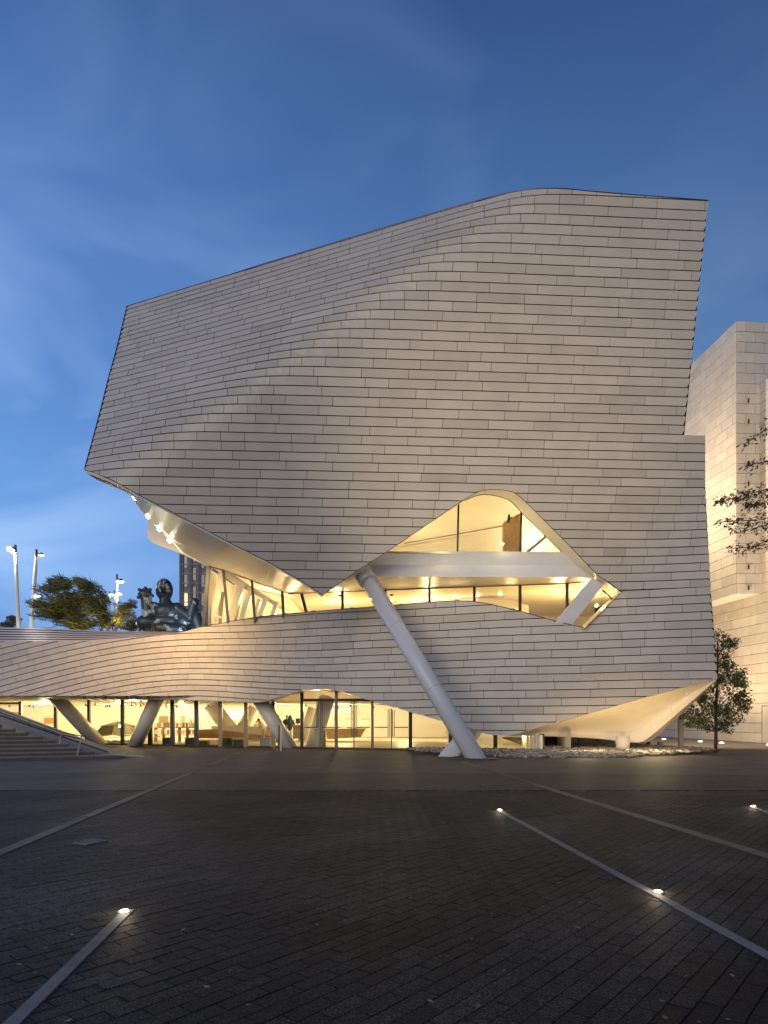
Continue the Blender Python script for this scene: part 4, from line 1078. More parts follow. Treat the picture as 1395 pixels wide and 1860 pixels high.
# bookshelf
Y = 43.5
a, b = P(283, 1322, Y), P(355, 1337, Y); zb_ = 0.018
t = thing('bookshelf', 'low display shelf with rows of books facing the glass', 'bookshelf', ((a.x + b.x) / 2, Y, zb_))
c = MB()
for z in (0.45, 0.95, a.z): c.box(((a.x + b.x) / 2, Y, z), b.x - a.x, 0.5, 0.04)
c.build('shelf', M['wood'], t)
c = MB()
for k in range(6): c.box((a.x + (b.x - a.x) * k / 5, Y, a.z / 2), 0.05, 0.5, a.z)
c.build('upright', M['wood'], t)
cols_ = ['paper', 'red', 'teal', 'paper', 'orange', 'paper']
for k in range(26):
    xx = a.x + 0.08 + (b.x - a.x - 0.2) * (k % 13) / 12; zz = 0.66 if k < 13 else 1.12
    tb = MB(); tb.box((xx, Y - 0.2, zz), 0.15, 0.03, 0.30); o = tb.build('book', M[cols_[(k * 5) % 6]]); o.name = 'book'
    tag(o, '%s book, %s from the left on the %s shelf of the lobby display' % ({'paper': 'pale', 'red': 'red', 'teal': 'blue grey', 'orange': 'orange'}[cols_[(k * 5) % 6]], ['first', 'second', 'third', 'fourth', 'fifth', 'sixth', 'seventh', 'eighth', 'ninth', 'tenth', 'eleventh', 'twelfth', 'thirteenth'][k % 13], 'lower' if k < 13 else 'upper'), 'book', 'books on the display shelf')
# wall pictures
def picture(x, y, w, h, m, label, Y=YW - 0.1):
    p = P(x, y, Y); t = thing('poster', label, 'poster', (p.x, Y, p.z), 'posters on the lobby wall')
    c = MB(); c.box(p, w * Y / F, 0.03, h * Y / F); c.build('print', M[m], t)
    c = MB(); c.box(p + Vector((0, 0.02, 0)), w * Y / F + 0.06, 0.02, h * Y / F + 0.06); c.build('frame', M['wood'], t)
picture(88, 1309, 15, 9, 'orange', 'wide pinkish orange picture behind the staircase railing')
picture(297, 1311, 15, 20, 'canvas', 'tall olive green panel behind the bookshelf')
picture(313, 1311, 8, 18, 'red', 'red poster between two black mullions')
picture(332, 1310, 5, 19, 'orange', 'narrow orange and pink poster right of the red one')
picture(346, 1313, 3.5, 13, 'wood', 'narrow tan poster right of the orange one')
picture(286, 1318, 6, 8, 'red', 'small square red picture beside the slanted column')
picture(29, 1297, 12, 7, 'orange', 'small orange picture at the far left above the stair wall')
# faceted dome sculpture
dc = onfloor(200, 1351)
t = thing('dome_sculpture', 'olive faceted dome sculpture in the lobby between two slanted columns', 'sculpture', (dc.x, dc.y, 0.018))
rr = 1.35
facets = []
for k in range(7):
    a0, a1 = 2 * math.pi * k / 7 + 0.3, 2 * math.pi * (k + 1) / 7 + 0.3
    for (t0, t1) in ((0.05, 0.62), (0.66, 1.15)):
        def q(an, th): return Vector((dc.x + 1.25 * rr * math.cos(an) * math.sin(th), dc.y + rr * math.sin(an) * math.sin(th) + 1.2, 0.05 + rr * 0.98 * math.cos(th)))
        c = MB(); mid = (a0 + a1) / 2
        pts = [q(a0, t0), q(a0 * .97 + a1 * .03, t1), q(mid, t1 * 1.06), q(a1, t1), q(a1 * .97 + a0 * .03, t0)]
        c.prism(pts, (0, 0.02, -0.05), float(RNG.uniform(0, 1))); c.build('facet', M['canvas'], t)
c = MB(); c.box((dc.x, dc.y + 1.2, 0.10), 2.4, 1.6, 0.16); c.build('plinth', M['white'], t)
lamp = P(217, 1319, 39.5); c = MB(); c.ell(lamp, (0.06, 0.06, 0.06)); c.build('bulb', M['led'], t)
# chaise lounge chairs beside the dome
def chaise(x, y, label):
    p = onfloor(x, y); t = thing('lounge_chair', label, 'chair', (p.x, p.y, 0.018), 'white lounge chairs in the lobby')
    c = MB(); c.prism([p + Vector((-.9, 0, .75)), p + Vector((-.3, 0, .38)), p + Vector((.8, 0, .42)), p + Vector((.8, 0, .36)), p + Vector((-.3, 0, .30)), p + Vector((-.95, 0, .70))], (0, 0.6, 0)); c.build('seat', M['white'], t)
    for sx in (-0.5, 0.6):
        c = MB(); c.tube(p + Vector((sx, 0.05, 0)), p + Vector((sx, 0.05, 0.34)), 0.025, 0.025, 6); c.tube(p + Vector((sx, 0.55, 0)), p + Vector((sx, 0.55, 0.34)), 0.025, 0.025, 6); c.build('leg', M['steel'], t)
chaise(262, 1350, 'white lounge chair right of the slanted column')
chaise(140, 1345, 'white lounge chair behind the end of the staircase')
# long sloped timber counter
t = thing('counter', 'long pale counter with a sloping underside at the back of the lobby', 'counter', tuple(P(430, 1340, 46)))
c = MB(); c.prism([P(383, 1319, 46), P(500, 1319, 46), P(500, 1338, 46), P(440, 1334, 46), P(385, 1328, 46)], (0, 1.0, 0)); c.build('front', M['white'], t)
c = MB(); c.prism([P(360, 1325, 45), P(384, 1325, 45), P(500, 1338, 45), P(500, 1341, 45), P(360, 1341, 45)], (0, 0.8, 0)); c.build('base', M['wood'], t)
c = MB(); c.box(P(420, 1299, 52.6), 3.4, 0.1, 0.62); c.build('sign_light', M['trackglow'], t)
# angular reception desk
t = thing('reception_desk', 'angular timber reception desk with an overhanging end', 'desk', tuple(onfloor(630, 1345)))
c = MB(); c.prism([P(592, 1324, 44), P(664, 1324, 44), P(655, 1339, 44), P(625, 1341, 44), P(594, 1343, 44)], (0, 0.9, 0)); c.build('front', M['wood'], t)
c = MB(); c.prism([P(591, 1322.6, 43.9), P(665, 1322.6, 43.9), P(664, 1324.4, 43.9), P(591, 1324.4, 43.9)], (0, 1.1, 0)); c.build('top', M['cream'], t)
# ticket counter on the left of the entrance with a screen
t = thing('ticket_counter', 'pale ticket counter behind the standing visitor in white', 'counter', tuple(onfloor(530, 1346)))
c = MB(); c.prism([P(502, 1320, 43), P(547, 1318, 43), P(547, 1340, 43), P(502, 1348, 43)], (0, 0.8, 0)); c.build('front', M['canvas'], t)
c = MB(); c.prism([P(501, 1318.5, 42.9), P(548, 1316.5, 42.9), P(548, 1318.5, 42.9), P(501, 1320.5, 42.9)], (0, 0.95, 0)); c.build('top', M['wood'], t)
t = thing('monitor', 'black monitor standing on the ticket counter', 'monitor', tuple(P(541, 1316.5, 43.3)))
c = MB(); c.box(P(541, 1309.5, 43.3), 8 * 43.3 / F, 0.04, 9 * 43.3 / F); c.build('screen', M['frame'], t)
c = MB(); c.box(P(541, 1315.4, 43.3), 0.06, 0.06, 0.10); c.build('stand', M['dark'], t)
# hanging blue projection letters above the entrance
for k, (x, w) in enumerate(((571, 4), (604, 6), (613, 4), (622, 5), (633, 6))):
    p = P(x, 1291, 50); c = MB()
    for i in range(2): c.box(p + Vector((w * 50 / F * (i - 0.5) * .8, 0, 0)), 0.06, 0.03, 0.26)
    c.box(p + Vector((0, 0, 0.06 if k % 2 else -0.1)), w * 50 / F * .8, 0.03, 0.05)
    o = c.build('lit_glyph', M['screen'], MUS)
# bench, litter bins, upright panel outside
p = onfloor(481, 1357)
t = thing('bench', 'pale block bench with a dark gap beside the third slanted column', 'bench', (p.x, p.y, 0.018))
c = MB(); c.box((p.x, p.y + 0.3, 0.27), 0.55, 0.5, 0.5); c.build('block', M['grey'], t)
c = MB(); c.box((p.x - 1.0, p.y + 0.3, 0.46), 1.6, 0.5, 0.08); c.build('seat', M['wood'], t)
def bin_(x, y, hgt, r, label, sq=False):
    p = onfloor(x, y); t = thing('litter_bin', label, 'litter bin', (p.x, p.y, 0.018), 'litter bins inside the entrance doors')
    c = MB()
    if sq: c.box((p.x, p.y, 0.018 + hgt / 2), r * 2, r * 2, hgt)
    else: c.tube((p.x, p.y, 0.018), (p.x, p.y, 0.018 + hgt), r, r, 20)
    c.build('body', M['steel'], t)
    c = MB(); c.box((p.x, p.y, 0.018 + hgt + 0.015), r * 2.05, r * 2.05, 0.03) if sq else c.tube((p.x, p.y, 0.018 + hgt), (p.x, p.y, 0.05 + hgt), r * 1.03, r * 0.9, 20); c.build('lid', M['bronze'], t)
bin_(575, 1358.5, 0.95, 0.105, 'square bronze bin left of the round bin', True)
bin_(588, 1358.5, 0.88, 0.125, 'round brushed metal bin beside the square bronze bin')
p = G(508, 1364)
t = thing('signal_post', 'narrow metal post with a dark edge at the foot of the third slanted column', 'post', (p.x, p.y, 0))
c = MB(); c.box((p.x + 0.06, p.y, 0.62), 0.08, 0.16, 1.24); c.build('body', M['steel'], t)
c = MB(); c.box((p.x - 0.02, p.y, 0.62), 0.07, 0.165, 1.25); c.build('edge', M['frame'], t)
# curved white bench behind the big strut
p = onfloor(872, 1357)
t = thing('curved_bench', 'curved cream bench seen behind the big white struts', 'bench', (p.x, p.y + 2, 0.018))
pts = []
for k in range(13):
    q = k / 12; pts.append(Vector((p.x - 1.6 + 2.6 * q, p.y + 1.6 + 0.8 * math.sin(q * 3.1), 0)))
c = MB()
c.strip([q + Vector((0, 0, 0.0)) for q in pts], [q + Vector((0, -0.08, 0.45)) for q in pts]); c.strip([q + Vector((0, -0.08, 0.45)) for q in pts], [q + Vector((0, 0.6, 0.5)) for q in pts]); c.build('seat', M['white'], t)
c = MB(); c.strip([q + Vector((0, 0.6, 0.5)) for q in pts], [q + Vector((0, 0.75, 1.0)) for q in pts]); c.build('backrest', M['cream'], t)

# people in the lobby
def person(x, y, label, hgt, top, low, hairm='hair', long=False, face=0.0, bend=0.0, arm=0.3, base_z=0.018, Y=None, sit=False):
    p = onfloor(x, y) if Y is None else Vector(((x - CX) * Y / F, Y, base_z))
    t = thing('person', label, 'person', (p.x, p.y, base_z))
    s = hgt / 1.7
    Rz = Matrix.Rotation(face, 3, 'Z')
    def L(vx, vy, vz): return p + Rz @ (Vector((vx, vy, 0)) * s) + Vector((0, 0, vz * s))
    b = MB()
    bx_ = lambda z: bend * max(0, z - 0.9)
    head = L(0, -0.02 - bx_(1.58), 1.58 - bend * 0.18)
    b.ell(head, (0.077 * s, 0.095 * s, 0.115 * s)); b.ell(head + Rz @ Vector((0, -0.095 * s, -0.01 * s)), (0.014 * s, 0.02 * s, 0.025 * s), 6, 5)
    for sx in (-1, 1): b.ell(head + Rz @ Vector((sx * 0.078 * s, 0, 0)), (0.012 * s, 0.02 * s, 0.03 * s), 6, 5)
    b.capsule(L(0, -bx_(1.42), 1.42 - bend * .1), head, 0.052 * s, 0.05 * s)
    for sx in (-1, 1):
        sh = L(sx * 0.185, -bx_(1.38), 1.38 - bend * .1); el = L(sx * 0.25, -0.08 - bx_(1.1), 1.11); ha = L(sx * (0.24 - arm * .25), -0.10 - arm * .75 - bx_(0.9), 0.88 + arm * .5)
        b.capsule(sh, el, 0.05 * s, 0.042 * s); b.capsule(el, ha, 0.04 * s, 0.03 * s); b.ell(ha, (0.04 * s, 0.035 * s, 0.07 * s), 8, 6)
        hip = L(sx * 0.09, 0, 0.88); kn = L(sx * 0.10, -0.03, 0.47); an = L(sx * 0.10, 0.0, 0.08)
        b.capsule(hip, kn, 0.08 * s, 0.058 * s); b.capsule(kn, an, 0.055 * s, 0.038 * s); b.ell(L(sx * 0.10, -0.07, 0.04), (0.045 * s, 0.12 * s, 0.04 * s), 8, 6)
    b.capsule(L(0, 0, 0.92), L(0, -bx_(1.3), 1.3 - bend * .08), 0.14 * s, 0.15 * s)
    o = b.build('body', M['skin'], t, smooth=True); rmod = o.modifiers.new('r', 'REMESH'); rmod.mode = 'VOXEL'; rmod.voxel_size = 0.022
    c = MB()
    c.capsule(L(0, 0, 0.90), L(0, -bx_(1.32), 1.32 - bend * .08), 0.165 * s, 0.168 * s)
    for sx in (-1, 1):
        c.capsule(L(sx * 0.17, -bx_(1.37), 1.375 - bend * .1), L(sx * 0.25, -0.075 - bx_(1.1), 1.13), 0.066 * s, 0.056 * s)
    o = c.build('shirt', M[top], t, smooth=True); rmod = o.modifiers.new('r', 'REMESH'); rmod.mode = 'VOXEL'; rmod.voxel_size = 0.022
    c = MB()
    for sx in (-1, 1):
        c.capsule(L(sx * 0.085, 0, 0.9), L(sx * 0.10, -0.03, 0.47), 0.105 * s, 0.08 * s); c.capsule(L(sx * 0.10, -0.03, 0.47), L(sx * 0.10, 0, 0.12), 0.08 * s, 0.07 * s)
    o = c.build('trousers', M[low], t, smooth=True); rmod = o.modifiers.new('r', 'REMESH'); rmod.mode = 'VOXEL'; rmod.voxel_size = 0.022
    c = MB(); c.ell(head + Rz @ Vector((0, 0.02 * s, 0.03 * s)), (0.092 * s, 0.10 * s, 0.11 * s))
    if long: c.ell(head + Rz @ Vector((0, 0.08 * s, -0.22 * s)), (0.15 * s, 0.09 * s, 0.33 * s))
    c.build('hair', M[hairm], t, smooth=True)
person(527, 1349, 'person with long dark hair in white trousers standing at the ticket counter', 1.72, 'cloth_dark', 'cloth_white', long=True, face=math.pi)
person(505, 1349, 'person in a pale yellow shirt behind the slanted column by the ticket counter', 1.72, 'cloth_yellow', 'cloth_tan', face=0.4, Y=44.5)
person(521, 1348, 'person with short hair behind the counter facing the visitor with long hair', 1.72, 'cloth_dark', 'cloth_dark', face=0.2, Y=45.2)
person(479, 1349, 'person in pale clothes leaning forward near the block bench', 1.6, 'cloth_white', 'cloth_tan', face=-1.2, bend=0.5, Y=41.5)
person(466, 1349, 'seated looking person with dark hair behind the long sloped counter', 1.30, 'cloth_tan', 'cloth_tan', Y=47.4)

# ================================================================== STEPS AT THE LEFT
fa, fb = G(-170, 1386.5), G(222.5, 1377.8)
sdv = Vector((fb.x - fa.x, fb.y - fa.y, 0)).normalized(); sn = Vector((-sdv.y, sdv.x, 0))
ST = thing('staircase', 'broad grey stone steps rising left under the low clad band with a sloping side wall', 'staircase', (fb.x, fb.y, 0))
RZ, TR = 0.147, 0.36
ends = [222.8, 180, 160, 140, 120, 100.6, 80.5, 62, 43, 24, 4, -16, -36]
for k in range(13):
    zt_ = RZ * (k + 1)
    base_ = fa + sn * (TR * k)
    # right end from the photo's column
    Yg = fb.y + TR * k * sn.y
    xe_ = (ends[k] - CX) * Yg / F
    L = (xe_ - base_.x) / sdv.x
    if L < 0.3: continue
    s = 0; i = 0
    while s < L - 0.01:
        l = min(1.55 if (i or k % 2) else 0.8, L - s)
        p0 = base_ + sdv * (s + 0.004); p1 = base_ + sdv * (s + l - 0.004)
        c = MB()
        dpt = sn * (TR + 0.03)
        zlo = 0.0 if k == 0 else RZ * k
        # riser set back under a thin nosing
        r0, r1 = p0 + sn * 0.025, p1 + sn * 0.025
        c.addp([r0 + Vector((0, 0, zlo)), r1 + Vector((0, 0, zlo)), r1 + Vector((0, 0, zt_ - 0.045)), r0 + Vector((0, 0, zt_ - 0.045)),
                p0 + Vector((0, 0, zt_ - 0.045)), p1 + Vector((0, 0, zt_ - 0.045)), p1 + Vector((0, 0, zt_)), p0 + Vector((0, 0, zt_)),
                p0 + dpt + Vector((0, 0, zt_)), p1 + dpt + Vector((0, 0, zt_)), r1 + dpt + Vector((0, 0, zlo)), r0 + dpt + Vector((0, 0, zlo))],
               [(0, 1, 2, 3), (3, 2, 5, 4), (1, 10, 9, 6, 5, 2), (0, 3, 4, 7, 8, 11)], float(RNG.uniform(0.1, 0.9)))
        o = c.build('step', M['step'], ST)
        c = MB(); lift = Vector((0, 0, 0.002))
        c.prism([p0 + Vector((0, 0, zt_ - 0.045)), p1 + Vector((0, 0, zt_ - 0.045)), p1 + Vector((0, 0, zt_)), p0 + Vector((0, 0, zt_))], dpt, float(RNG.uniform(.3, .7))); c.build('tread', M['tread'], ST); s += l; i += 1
# sloping side wall with its coping
c = MB()
cw = [(216, 1374.5, 26.9), (0, 1293, 30.6), (-120, 1248, 32.8)]
lowp = [P(*p) for p in cw]; 
A_ = lowp; B_ = [p + Vector((0.05, 0.75, 0.03)) for p in lowp]
c.strip(A_, B_); c.strip([p - Vector((0, 0, 0.38)) for p in A_], A_); c.strip(B_, [Vector((p.x, p.y, 0)) for p in B_])
c.build('side_wall', M['cheek'], ST)
c = MB()
e0 = G(222, 1372); c.prism([Vector((fb.x - 0.15, fb.y + 0.2, 0.10)), Vector((fb.x + 0.6, fb.y + 0.6, 0.012)), Vector((fb.x + 0.3, fb.y + 1.6, 0.012)), Vector((fb.x - 0.5, fb.y + 1.2, 0.2))], (0, 0, -0.1)); c.build('toe_slab', M['cheek'], ST)
# handrails
c = MB()
ra = [P(150, 1337.5, 28.0), P(112, 1330, 28.2), P(0, 1289.5, 30.4), P(-100, 1252, 32.2)]
for dz in (0.0, -0.11):
    for a, b in zip(ra, ra[1:]): c.tube(a + Vector((0, 0, dz)), b + Vector((0, 0, dz)), 0.022, 0.022, 8)
c.build('handrail', M['frame'], ST)
for (x0, y0, x1, y1, Y) in ((112, 1330, 103, 1372, 26.6), (148.5, 1338, 138, 1381, 25.9)):
    c = MB(); c.tube(P(x0, y0, Y + 0.2), P(x1, y1, Y - 0.1), 0.026, 0.026, 8); c.build('rail_post', M['steel'], ST)
c = MB(); a0, b0 = P(195, 1366, 27.25), P(0, 1299.5, 30.4); c.tube(a0, b0, 0.03, 0.03, 6); c.build('light_slot', M['frame'], ST)
for k in range(9):
    f = k / 8; q = ra[1].lerp(ra[3], f); c = MB(); c.tube(q, q - Vector((0, 0, 0.28)), 0.014, 0.014, 6); c.build('baluster', M['frame'], ST)

# ================================================================== ROCK BED
ck = bmesh.new(); bmesh.ops.create_icosphere(ck, subdivisions=1, radius=1.0)
iv = [v.co.copy() for v in ck.verts]; iff = [tuple(v.index for v in f.verts) for f in ck.faces]; ck.free()
rk_ = MB()
def inbed(x, y):
    fr = float(np.interp(x, [0.9, 2.2, 5, 9, 11.5, 13.8, 15], [30.9, 28.6, 26.6, 26.4, 27.6, 29.0, 30.2]))
    bk_ = float(np.interp(x, [0.9, 2.0, 4.5, 7.2, 8, 14, 15], [31.2, 31.6, 30.9, 30.2, 35, 37, 33]))
    return fr < y < bk_
cnt = 0
while cnt < 5200:
    x, y = RNG.uniform(0.8, 15.2), RNG.uniform(26.2, 37)
    if not inbed(x, y): continue
    if y > 33 and RNG.uniform() < 0.6: continue
    cnt += 1
    s = RNG.uniform(0.035, 0.085) * (1.0 if RNG.uniform() < 0.93 else 1.5)
    mound = 0.16 * math.sin(min(1, max(0, (y - 26.6) / 5)) * math.pi * .6)
    q = Matrix.Rotation(RNG.uniform(0, 6.3), 3, 'Z') @ Matrix.Diagonal((s * RNG.uniform(.8, 1.5), s * RNG.uniform(.8, 1.2), s * RNG.uniform(.5, .9)))
    rk_.addp([q @ (v * (1 + 0.25 * RNG.uniform(-1, 1))) + Vector((x, y, 0.02 + mound * 0.8 + RNG.uniform(0, 0.03))) for v in iv], iff, float(RNG.uniform(0, 1)))
o = rk_.build('gravel', M['rock'], None, kind='stuff'); tag(o, 'bed of tan river stones around the feet of the big struts', 'gravel')
# added lamps without fixtures, brightening the hull and the rocks below it
for (x, y, z, e) in ((9.4, 28.6, 0.22, 60), (11.2, 28.0, 0.22, 75), (12.9, 28.3, 0.22, 60), (7.6, 28.9, 0.22, 16)):
    light('added_hull_lamp', 'SPOT', (x, y, z), e * 2.2, (1, 0.70, 0.31), 0.08, aim=(x + 0.2, y + 1.6, 2.2), spot=150, blend=1.0, parent=MUS)
light('added_hull_lamp', 'SPOT', (11.9, 28.9, 1.55), 280, (1, 0.76, 0.42), 0.08, aim=(11.5, 28.0, 0), spot=150, parent=MUS)
light('added_hull_lamp', 'SPOT', (8.9, 29.2, 0.9), 110, (1, 0.76, 0.42), 0.08, aim=(8.8, 28.4, 0), spot=150, parent=MUS)
light('added_hull_lamp', 'POINT', (6.6, 31.4, 0.8), 40, (1, 0.78, 0.34), 0.08, parent=MUS)

# ================================================================== STONE BUILDING AT THE RIGHT
SB = thing('stone_building', 'tall pale stone clad building with an overhanging upper block at the right edge', 'building', (24, 45, 0))
xd = Vector((-0.0875, 1, 0))                       # direction along its long face
cx0 = Vector((21.83, 40.9, 0))
stone_q = []
def stone_face(o, d, n, L, z0, z1, rowh=0.62, colw=1.2, seed=1, ph=0.0):
    rg = np.random.RandomState(seed); d = d.normalized(); nrow = int(round((z1 - z0) / rowh)); rh = (z1 - z0) / nrow
    for r in range(nrow):
        s = -((r % 2) * 0.5 + ph) * colw; k = 0
        while s < L - 0.02:
            a, b = max(0, s) + 0.010, min(L, s + colw) - 0.010; s += colw
            if b - a < 0.05: continue
            za, zb2 = z0 + r * rh + 0.010, z0 + (r + 1) * rh - 0.010
            off = n * rg.uniform(-0.004, 0.004); e = 0.008
            vs = []
            for (kk, ins) in ((0.0, 0), (0.022, e)):
                for (sx, sz) in ((a + ins, za + ins), (b - ins, za + ins), (b - ins, zb2 - ins), (a + ins, zb2 - ins)):
                    vs.append(o + d * sx + n * (kk) + off + Vector((0, 0, sz)))
            fs = [(4, 5, 6, 7)] + [(q, (q + 1) % 4, 4 + (q + 1) % 4, 4 + q) for q in range(4)]
            mid = o + d * ((a + b) / 2) + Vector((0, 0, (za + zb2) / 2))
            px = CX + mid.x * F / mid.y; py = HY - (mid.z - HC) * F / mid.y
            vis = px < 1400 and px > 1185
            stone_q.append(((b - a) * (zb2 - za) * (1 if vis else 0) * 100 / mid.y * abs(n.y * 1.0 + n.x * 0.55), vs, fs, float(np.clip(rg.normal(.5, .22), 0, 1))))
nl = Vector((-1, -0.0875, 0)).normalized()
fdir = Vector((1, 0.0875, 0)).normalized(); nf = Vector((0.0875, -1, 0)).normalized()
ZT, ZB_ = 26.15, 9.28
stone_face(cx0, xd, nl, 16, ZB_, ZT, seed=2, ph=0.2)
wbox = 1.52
stone_face(cx0, fdir, nf, 6.0, 22.3, ZT, seed=3)
stone_face(cx0, fdir, nf, wbox, ZB_, 22.3, seed=4)
p1 = cx0 + fdir * wbox
# long wall: from nearer than the block to far behind it
wl0 = p1 - xd * 8
stone_face(wl0, xd, nl, 8.0 * xd.length, ZB_, 22.3, seed=5)
stone_face(wl0, xd, nl, 28, 0.02, ZB_, seed=6)
stone_q.sort(key=lambda t: -t[0])
for a, vs, fs, tn in stone_q[:300]: mk('stone_slab', vs, fs, M['stone'], SB, tone=tn)
c = MB()
for a, vs, fs, tn in stone_q[300:]: c.addp(vs, fs, tn)
c.build('stone_cladding', M['stone'], SB, kind='stuff')
c = MB()
def wallp(o, d, L, z0, z1, n): c.addp([o - n * 0.004 + Vector((0, 0, z0)), o + d.normalized() * L - n * 0.004 + Vector((0, 0, z0)), o + d.normalized() * L - n * 0.004 + Vector((0, 0, z1)), o - n * 0.004 + Vector((0, 0, z1))], [(0, 1, 2, 3)])
wallp(cx0, xd, 60, ZB_, ZT, nl); wallp(cx0, fdir, 30, 22.3, ZT, nf); wallp(cx0, fdir, wbox, ZB_, 22.3, nf); wallp(wl0, xd, 70, 0, ZB_, nl); wallp(wl0, xd, 8, ZB_, 22.3, nl)
wallp(wl0, fdir, 30, 0, 22.3, nf)
c.build('wall', M['stonejoint'], SB)
c = MB()
q0 = cx0 + Vector((0, 0, ZT)); c.addp([q0, q0 + fdir * 30, q0 + fdir * 30 + xd * 60, q0 + xd * 60], [(0, 1, 2, 3)]); q0 = wl0 + Vector((0, 0, 22.3)); c.addp([q0, q0 + fdir * 30, q0 + fdir * 30 + xd * 8, q0 + xd * 8], [(0, 1, 2, 3)])
c.build('roof', M['stonejoint'], SB)
c = MB(); q0 = cx0 + Vector((0, 0, ZB_ - 0.005)); c.addp([q0, q0 + fdir * wbox, q0 + fdir * wbox + xd * 60, q0 + xd * 60], [(3, 2, 1, 0)]); c.build('soffit', M['white'], SB)
for k in range(10):
    y = 729 + 37.7 * k; p = P(1357, y, 40.86); c = MB()
    c.box(p + nf * 0.06 - Vector((0.08, 0, 0)), 0.05, 0.10, 0.28); c.box(p + nf * 0.03, 0.22, 0.04, 0.30); c.build('wall_bracket', M['stone'], SB)
    c = MB(); c.box(p + nf * 0.10 + Vector((0.03, 0, 0)), 0.05, 0.12, 0.26); c.build('wall_bracket', M['bark'], SB)
dd = 2.2
c = MB(); pd = None
for y in (1283, 1350):
    pass
o0 = wl0 + xd * 5.0
Yd0 = 41.0
pdoor = p1 - xd * 0.25
c.prism([pdoor + nl * 0.03 + Vector((0, 0, 0.03)), pdoor - xd * 1.2 + nl * 0.03 + Vector((0, 0, 0.03)), pdoor - xd * 1.2 + nl * 0.03 + Vector((0, 0, 2.28)), pdoor + nl * 0.03 + Vector((0, 0, 2.28))], -nl * 0.02, 0.35); c.build('door', M['stone'], SB)
c = MB()
for a, b in ((pdoor + Vector((0, 0, 0)), pdoor + Vector((0, 0, 2.31))), (pdoor + Vector((0, 0, 2.31)), pdoor - xd * 1.25 + Vector((0, 0, 2.31)))): c.tube(a + nl * 0.03, b + nl * 0.03, 0.022, 0.022, 6)
c.build('door_frame', M['bronze'], SB)
def uplight(x, y, label, e):
    p = G(x, y, 0.008); t = thing('uplight', label, 'uplight', (p.x, p.y, 0.008), 'uplights in the path along the stone wall')
    c = MB(); c.tube((p.x, p.y, 0.008), (p.x, p.y, 0.03), 0.17, 0.16, 18); c.build('bezel', M['steel'], t)
    c = MB(); c.ell((p.x, p.y, 0.035), (0.12, 0.12, 0.03), 14, 6); c.build('lens', M['led'], t)
    return p, t
for (x, y, lb, e) in ((1206, 1343.2, 'lit uplight in the path behind the tip of the hull', 900), (1272, 1347.4, 'lit uplight in the path left of the slim tree trunk', 900), (1311, 1350, 'lit uplight in the path right of the slim tree trunk', 900)):
    p, t = uplight(x, y, lb, e)
    light('uplight_beam', 'SPOT', (p.x, p.y, 0.12), e, (1, 0.74, 0.44), 0.1, aim=(p.x + 0.75, p.y, 9), spot=120, blend=1.0, parent=t)
# the row of uplights goes on along the wall towards the camera, outside the frame
for k in range(3):
    q = wl0 + xd * (5.2 - 2.6 * k) + nl * 1.4
    t = thing('uplight', ['lit uplight in the path just outside the right edge of the picture', 'second lit uplight outside the right edge, nearer the plaza', 'lit uplight nearest the plaza, well outside the right edge'][k], 'uplight', (q.x, q.y, 0.008), 'uplights in the path along the stone wall')
    c = MB(); c.tube((q.x, q.y, 0.008), (q.x, q.y, 0.03), 0.17, 0.16, 18); c.build('bezel', M['steel'], t)
    c = MB(); c.ell((q.x, q.y, 0.035), (0.12, 0.12, 0.03), 14, 6); c.build('lens', M['led'], t)
    light('uplight_beam', 'SPOT', (q.x, q.y, 0.12), 700, (1, 0.74, 0.44), 0.1, aim=(q.x + 0.5, q.y, 9), spot=110, blend=1.0, parent=t)
for (x, y, z, e, az_) in ((13.9, 33.5, 3.2, 5200, 8.0), (14.4, 42.8, 14.5, 4300, 17.5)):  # added floodlights with made-up housings, to brighten the stone building
    c = MB(); c.box((x, y, z), 0.3, 0.25, 0.22, 0.5); c.build('floodlight', M['frame'], MUS)
    light('flood_beam', 'SPOT', (x + 0.35, y + 0.1, z), e, (1, 0.79, 0.53), 0.15, aim=(22.0, 43.5, az_), spot=150, blend=1.0, parent=MUS)
# small floodlight on the ground beside the hull
p = G(1199, 1357.5)
t = thing('floodlight', 'small floodlight standing on the ground beside the hull of the museum', 'floodlight', (p.x, p.y, 0))
c = MB(); c.box((p.x, p.y, 0.05), 0.3, 0.2, 0.05); c.build('base', M['frame'], t)
c = MB(); c.box((p.x, p.y, 0.2), 0.26, 0.14, 0.18, 0.4); c.build('head', M['steel'], t)
light('flood_beam', 'SPOT', (p.x - 0.05, p.y - 0.15, 0.35), 60, (1, 0.76, 0.42), 0.08, aim=(p.x - 1.6, p.y - 1.6, 2.2), spot=120, parent=t)

